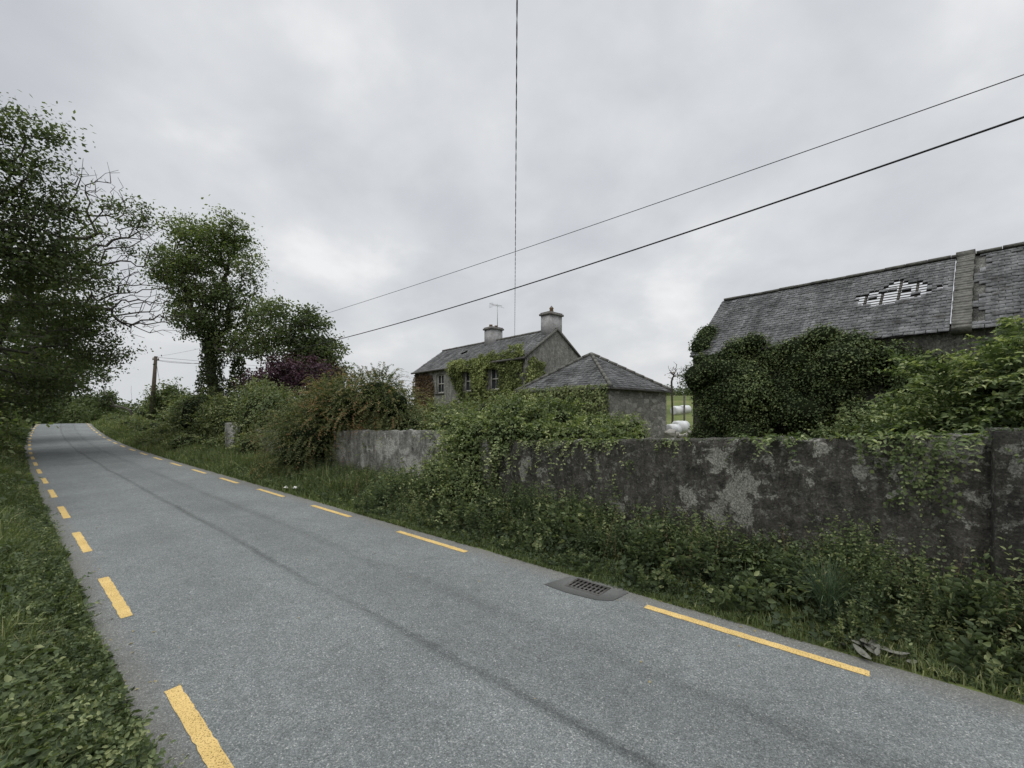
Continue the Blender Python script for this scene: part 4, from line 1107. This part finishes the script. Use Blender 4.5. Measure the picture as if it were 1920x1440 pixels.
add_sprays(L, P, Dd, R.uniform(.1,.6,n_), R.uniform(.3,1.0,n_), 9, .075, .48, .5, asp=.25)
ss = np.array([-.35,-.32,-.42,-.25,-.6,.1,-.55]); P = RD(ss, 6.5, 0, False); P[:, 2] = 2.02
add_sprays(L, P, np.stack([-NX*.3+R.normal(0,.15,7), -NY*.3+R.normal(0,.12,7), -np.ones(7)*.8],1), np.array([.62,.55,.4,.36,.3,.22,.45]), .5, 16, .05, .6, .35)
thing(L.build('trailing_vine', M_ELDER), 'leafy vine hanging down the dark wall face', 'vine')
m1 = [(4.7,7.9,1.05,.8,.6,.7),(5.6,7.5,1.15,.8,.7,.8),(3.8,8.5,.85,.7,.6,.65),(6.3,7.6,1.4,.8,.8,.8),(7.4,8.0,1.7,.8,.9,.9)]
bush('bramble_shrub', 'low brambles between wall and barn', 'shrub', m1, 14000, .06, M_IVY, seed=51, tbase=.5, fold=True, lump=.32, sprays=[wild(m1, 420, .6, .07, 52, 9, .5)])

# ================================================================== VERGE VEGETATION
L = Leaves()
def lat(ss): return 1 + .28*np.sin(ss*1.7+.5) + .22*np.sin(ss*3.9) + .15*np.sin(ss*8.3+1)
n_ = 3700
ss = R.uniform(-3.6, 9.0, n_); oo = np.clip(6.5 - np.abs(R.normal(0, .52, n_)), 5.24, 6.55)
cs_ = R.uniform(-3.6, 9.0, 150); co_ = R.uniform(5.35, 6.45, 150); ch_ = R.uniform(.4, 1.5, 150); ct_ = R.integers(0, 5, 150); ctn = R.normal(0, .12, 150)
dd = (ss[:, None]-cs_)**2 + ((oo[:, None]-co_)*1.3)**2; ci = dd.argmin(1)
ss = ss*.55 + cs_[ci]*.45 + R.normal(0, .03, n_); oo = np.clip(oo*.6+co_[ci]*.4, 5.24, 6.55)
P = RD(ss, oo); hgt = (.20+.50*sstep(5.2, 6.0, oo))*ch_[ci]*R.uniform(.55, 1.2, n_)*(1+.25*sstep(4.2, 6.5, ss))
Dd = np.stack([R.normal(0,.26,n_)-NX*.15+(ss-cs_[ci])*-DX*-.3, R.normal(0,.26,n_)-NY*.15, np.ones(n_)], 1)
for q, (leaf, k, ti, asp) in enumerate(((.060, 12, .32, .28), (.10, 8, .40, .30), (.070, 10, .52, .20), (.12, 6, .36, .30), (.045, 14, .45, .34))):
    m_ = ct_[ci] == q
    add_sprays(L, P[m_], Dd[m_], hgt[m_], .12, k, leaf, ti + ctn[ci][m_], .4, asp=asp, tnoise=.15)
m_ = 20000
ss = R.uniform(-3.6, 9.0, m_); oo = R.uniform(5.18, 6.58, m_)
zz_ = R.uniform(0, 1, m_)**1.3*(.06+.34*sstep(5.2, 6.2, oo))*lat(ss)
P = RD(ss, oo); P[:, 2] += zz_
L.add(P, R.normal(0,.6,(m_,3))+[0,0,1], .05*R.uniform(.4,1.7,m_), .13+.5*zz_+R.normal(0,.13,m_)+.2*fbm(P, 2, 88), fold=True)
n_ = 460
ss = np.concatenate([R.normal(5.2, .9, n_//2), R.normal(1.0, 1.6, n_//2)]); P = RD(ss, 6.45)
add_sprays(L, P, np.stack([R.normal(0,.4,n_)-NX*.25, R.normal(0,.4,n_)-NY*.25, np.ones(n_)],1), R.uniform(.3,1.1,n_), .3, 12, .075, .42, .4, asp=.28)
thing(L.build('weed_undergrowth', M_WEED), 'nettles and brambles growing along the wall foot', 'undergrowth', 'stuff')
L = Leaves(); n_ = 170
ss = R.uniform(-3, 12, n_); oo = R.uniform(5.6, 6.5, n_)
add_sprays(L, RD(ss, oo), np.stack([R.normal(0,.25,n_), R.normal(0,.25,n_), np.ones(n_)],1), R.uniform(.45,1.0,n_), .08, 9, .03, .5, .6, asp=.16, stem=.0035)
thing(L.build('dry_stalks', M_DRY), 'dry brown seed stalks among the weeds', 'dry stalks', 'stuff')

def grass(name, label, s, o, hmul, wmul, tb=.45, lean=.45):
    P = RD(s, o); n = len(P); dist = np.hypot(P[:, 0], P[:, 1])
    nz = fbm(np.stack([s, o, 0*s], 1), 1.1, 71); nz2 = fbm(np.stack([s, o, 0*s], 1), 4, 72)
    h = hmul*R.uniform(.3, 1.3, n)*(1+.35*nz+.35*nz2); w = (.0024+.00050*dist)*wmul*R.uniform(.6, 1.3, n)
    V, F, T = blades(P, h, w, tb+R.normal(0, .18, n)+.22*nz+.15*nz2, lean=lean)
    return thing(mesh_from(name, V, [F], M_GRASS, tint=T), label, 'grass', 'stuff')
s1 = R.uniform(-4, 9, 20000); o1 = 5.10+np.abs(R.normal(0, .24, 20000))
s2 = 6*np.exp(R.uniform(0, 1, 42000)*math.log(75/6)); o2 = R.uniform(5.12, 7.2, 42000)
s3 = R.uniform(22, 72, 12000); o3 = R.uniform(5.2, 9.5, 12000)
s_, o_ = np.concatenate([s1, s2, s3]), np.concatenate([o1, o2, o3])
er = np.interp(s_, rs, er_); ok = o_ > er-.08-.06*fbm(np.stack([s_, 0*s_, 0*s_], 1), 6, 74)
s_, o_ = s_[ok], o_[ok]
grass('verge_grass', 'long rough grass on the verge below the walls', s_, o_, .08+.30*sstep(5.2, 6.2, o_)+.16*sstep(8, 14, s_), 1.0, .42, .55)
n_ = 70000
s_ = 1.2*np.exp(R.uniform(0, 1, n_)*math.log(72/1.2)); o_ = .66-np.abs(R.normal(0, .55, n_))
el2 = np.interp(s_, rs, el_)+.05+.10*fbm(np.stack([s_, 0*s_, 0*s_], 1), 5, 73)
o_ = np.minimum(o_, el2+R.normal(0,.03,n_)); ok = o_ > -2; s_, o_ = s_[ok], o_[ok]
grass('verge_grass', 'lush green verge grass beside the asphalt edge', s_, o_, .06+.18*sstep(.6, -.2, o_)+.08*sstep(4, 12, s_), .95, .45, .6)
L = Leaves()
n_ = 52000
s_ = 1.2*np.exp(R.uniform(0, 1, n_)**1.2*math.log(60/1.2)); o_ = .64-np.abs(R.normal(0, .45, n_)); P = RD(s_, o_)
kp = fbm(P, 2.2, 78) > -.25; P = P[kp]; o_ = o_[kp]; n_ = len(P)
hh = R.uniform(.02, 1, n_)*(.05+.24*sstep(.6, -.2, o_))*(1+.5*fbm(P, 2, 75)); P[:, 2] += hh
dist = np.hypot(P[:, 0], P[:, 1])
spz = 1+.45*np.sign(fbm(P, 1.7, 66))
L.add(P, R.normal(0,.6,(n_,3))+[0,0,1], (.022+.0022*dist)*R.uniform(.5,1.9,n_)*spz, .38+R.normal(0,.16,n_)+.9*hh+.25*fbm(P, 3, 79), fold=True, asp=.36)
n_ = 4600
s_ = 1.3*np.exp(R.uniform(0, 1, n_)*math.log(40/1.3)); o_ = .52-np.abs(R.normal(0, .4, n_)); P = RD(s_, o_)
add_sprays(L, P, np.stack([R.normal(0,.5,n_), R.normal(0,.5,n_), np.ones(n_)],1), R.uniform(.08,.38,n_)*(1+.4*fbm(P,2,67)), .25, 8, .055, .48, .4, asp=.29, tnoise=.3)
thing(L.build('verge_weeds', M_WEED), 'docks, clover and nettles in the verge', 'weeds', 'stuff')
L = Leaves(); n_ = 4300
s_ = R.uniform(7, 26, n_); o_ = np.clip(7.1-np.abs(R.normal(0, .85, n_)), 5.32, 7.1); P = RD(s_, o_)
hg = R.uniform(.2,.80,n_)*(.5+.5*sstep(5.3, 6.6, o_))*(1+.45*fbm(P, 1.5, 55))
add_sprays(L, P, np.stack([R.normal(0,.35,n_), R.normal(0,.35,n_), np.ones(n_)],1), hg, .25, 8, .075, .40, .45, asp=.26, fold=False, tnoise=.3)
thing(L.build('verge_weeds', M_WEED), 'rough weeds along the foot of the garden wall', 'weeds', 'stuff')
p = RD(.35, 5.66); n_ = 240
a = R.uniform(0, 2*np.pi, n_); Lh = R.uniform(.45, .8, n_)
V = []; F = []; k = 0
for i in range(n_):
    d = np.array([math.cos(a[i]), math.sin(a[i]), 0]); ln = R.uniform(.3, .95); sdv = np.array([-d[1], d[0], 0])*.004
    b0 = p + R.normal(0, .03, 3)*[1, 1, 0] + [0, 0, .08]
    for j in range(7):
        t = j/6; c_ = b0 + d*Lh[i]*ln*t**1.3*.9 + np.array([0, 0, 1])*Lh[i]*(1.3*t-.95*ln*t*t); w = (1-t)**.6
        V += [c_-sdv*w, c_+sdv*w]
        if j: F.append((k+2*j-2, k+2*j-1, k+2*j+1, k+2*j))
    k += 14
thing(mesh_from('grass_tuft', np.array(V), [np.array(F)], M_TUFT, tint=R.uniform(0, 1, len(F))), 'spiky blue-green grass tuft at the road edge', 'grass tuft')

M_GLEAF = mat_simple('withered_leaf', (.07,.072,.06), (.18,.18,.155), 25)
for i in range(18):
    s_, o_ = .0+R.normal(0, .16), 5.24+R.normal(0, .05); p = Vector(tuple(RD(s_, o_, 0.035+.004*i)))
    a = R.uniform(0, 6.28); tl = Vector((R.normal(0, .22), R.normal(0, .22), 1)).normalized(); u = tl.cross(Vector((math.cos(a), math.sin(a), 0))).normalized(); w = tl.cross(u)
    Ln = R.uniform(.11, .22); curl = R.uniform(.1, .35); vs = []; fs = []
    for j in range(6):
        t = j/5; wd = Ln*.20*math.sin(math.pi*(t*.86+.07)); cc = p+u*Ln*(t-.5)+tl*curl*Ln*(t-.5)**2*2
        vs += [cc-w*wd+tl*wd*.5, cc, cc+w*wd+tl*wd*.4]
        if j: fs += [(3*j-3, 3*j-2, 3*j+1, 3*j), (3*j-2, 3*j-1, 3*j+2, 3*j+1)]
    g = Geo(); g.add(vs, fs)
    thing(g.build('withered_leaf', M_GLEAF, None, True), 'large withered grey leaf lying at the asphalt edge', 'leaf', group='withered leaves at the road edge')
for (s_, o_) in ((12.9, 5.24), (12.6, 5.36)):
    p = RD(s_, o_, .08); g = Geo(); k = 7
    vs = [Vector(p)+Vector((math.cos(t)*.10*R.uniform(.6, 1.2), math.sin(t)*.10*R.uniform(.6, 1.2), R.uniform(0, .05))) for t in np.linspace(0, 6.28, k, endpoint=False)]+[Vector(p)+Vector((0, 0, .09))]
    g.add(vs, [(i, (i+1) % k, k) for i in range(k)])
    thing(g.build('litter', M_PAPER), 'crumpled white litter on the verge', 'litter', group='litter on the verge')
n_ = 240
s_ = R.uniform(.8, 22, n_); o_ = np.where(R.random(n_) < .4, .64+np.abs(R.normal(0, .2, n_)), np.where(R.random(n_) < .75, 5.15-np.abs(R.normal(0, .22, n_)), R.uniform(.9, 4.9, n_)))
P = RD(s_, o_, 0, False); P[:, 2] += rz(s_, o_)+.006
L = Leaves(); L.add(P, R.normal(0, .12, (n_, 3))+[0, 0, 1], R.uniform(.012, .04, n_), R.uniform(0, 1, n_), fold=True, asp=.3)
thing(L.build('fallen_leaves', M_DEAD), 'scattered dry leaves on the asphalt', 'fallen leaves', 'stuff')

def bale(u, v, D, r):
    p = np.array(XYZ(u, v, D)); g = Geo()
    axd = Vector((.8, .3, 0)).normalized(); c_ = Vector(p)
    g.tube([c_+axd*x for x in (-r*1.05, -r, -r*.3, r*.3, r, r*1.05)], [r*.8, r*.97, r*1.02, r, r*.98, r*.8], 18)
    thing(g.build('silage_bale', M_PLASTIC, None, True), 'white plastic-wrapped silage bale in the yard', 'bale', group='silage bales')
bale(1270, 770, 27, .3); bale(1276, 801, 21, .32); bale(1262, 806, 20.5, .28); bale(1284, 768, 27, .28)
for i in range(18):
    u, D = R.uniform(1250, 1300), R.uniform(17, 20); p = Vector(XYZ(u, 816, D)); r = R.uniform(.12, .28)
    bm = bmesh.new(); [bm.verts.new(p+Vector(unit(R.normal(size=3)))*r) for _ in range(10)]; bmesh.ops.convex_hull(bm, input=bm.verts); me = bpy.data.meshes.new('rubble_stone'); bm.to_mesh(me); bm.free(); me.materials.append(M_RUBBLE)
    thing(link(bpy.data.objects.new('rubble_stone', me)), 'pale rubble stone heaped in the yard', 'stone', group='rubble heap')
for i, (u, D, hh) in enumerate(((1283, 23, 3.2), (1303, 30, 2.9))):
    p = Vector(XYZ(u, 0, D)); g = Geo(); g.tube([Vector((p.x, p.y, -.2)), Vector((p.x, p.y, hh))], .05, 7)
    thing(g.build('fence_post', M_WOOD), 'weathered timber fence post in the yard', 'fence post', group='yard fence posts')
g = Geo(); pp = Vector(XYZ(334, 776, 52))
g.box(pp, (1,0,0), (0,1,0), UP, .75, .5, .55); g.add([pp+Vector((-.8,-.55,.55)), pp+Vector((.8,-.55,.55)), pp+Vector((.8,0,.85)), pp+Vector((-.8,0,.85)), pp+Vector((.8,.55,.55)), pp+Vector((-.8,.55,.55))], [(0,1,2,3),(3,2,4,5),(1,4,2),(0,3,5)])
g.box(pp-UP*1.0, (1,0,0), (0,1,0), UP, .7, .45, .5)
thing(g.build('field_shed', M_WHITE), 'small white shed beyond the hedge', 'shed')

def woods(name, label, pts, n, size, seed, mat=M_TREED, tb=.5):
    bl_ = []; g = np.random.default_rng(seed)
    for (x, y, z, r, h) in pts: bl_.append((x, y, z+h*.5, r, r*.6, h*.6))
    P, d, rad = blob_pts(bl_, n, .7, 1.1, .25, .25, seed)
    L = Leaves(); L.add(P, d+g.normal(0,.6,P.shape)+[0,0,.3], size*g.uniform(.6,1.3,len(P)), tb+g.normal(0,.15,len(P))+.2*fbm(P,.4,seed), fold=False)
    thing(L.build(name, mat), label, 'woodland', 'stuff')
g_ = np.random.default_rng(90); pts = []
for u in np.arange(-150, 800, 14):
    D = 150+g_.uniform(-20, 30); h = (g_.uniform(6, 11) if u < 380 else g_.uniform(3, 6.5)); x, y, z = XYZ(u, 785, D); pts.append((x, y, -2, 4.5, h))
woods('distant_woodland', 'line of distant trees beyond the fields', pts, 20000, .9, 91)
pts = []
for u in np.arange(60, 175, 14):
    D = 95+g_.uniform(-8, 8); x, y, z = XYZ(u, 785, D); pts.append((x, y, -1.2, 3, g_.uniform(4, 8)))
woods('distant_trees', 'dark clump of trees where the road dips', pts, 8000, .5, 92)
pts = []
for u in np.arange(1180, 1420, 10):
    D = 130+g_.uniform(-10, 20); x, y, z = XYZ(u, 785, D); pts.append((x, y, 6.3, 3.5, g_.uniform(2, 4)))
woods('distant_hedgerow', 'distant hedgerow on the rising field', pts, 7000, .6, 93)
print('done')
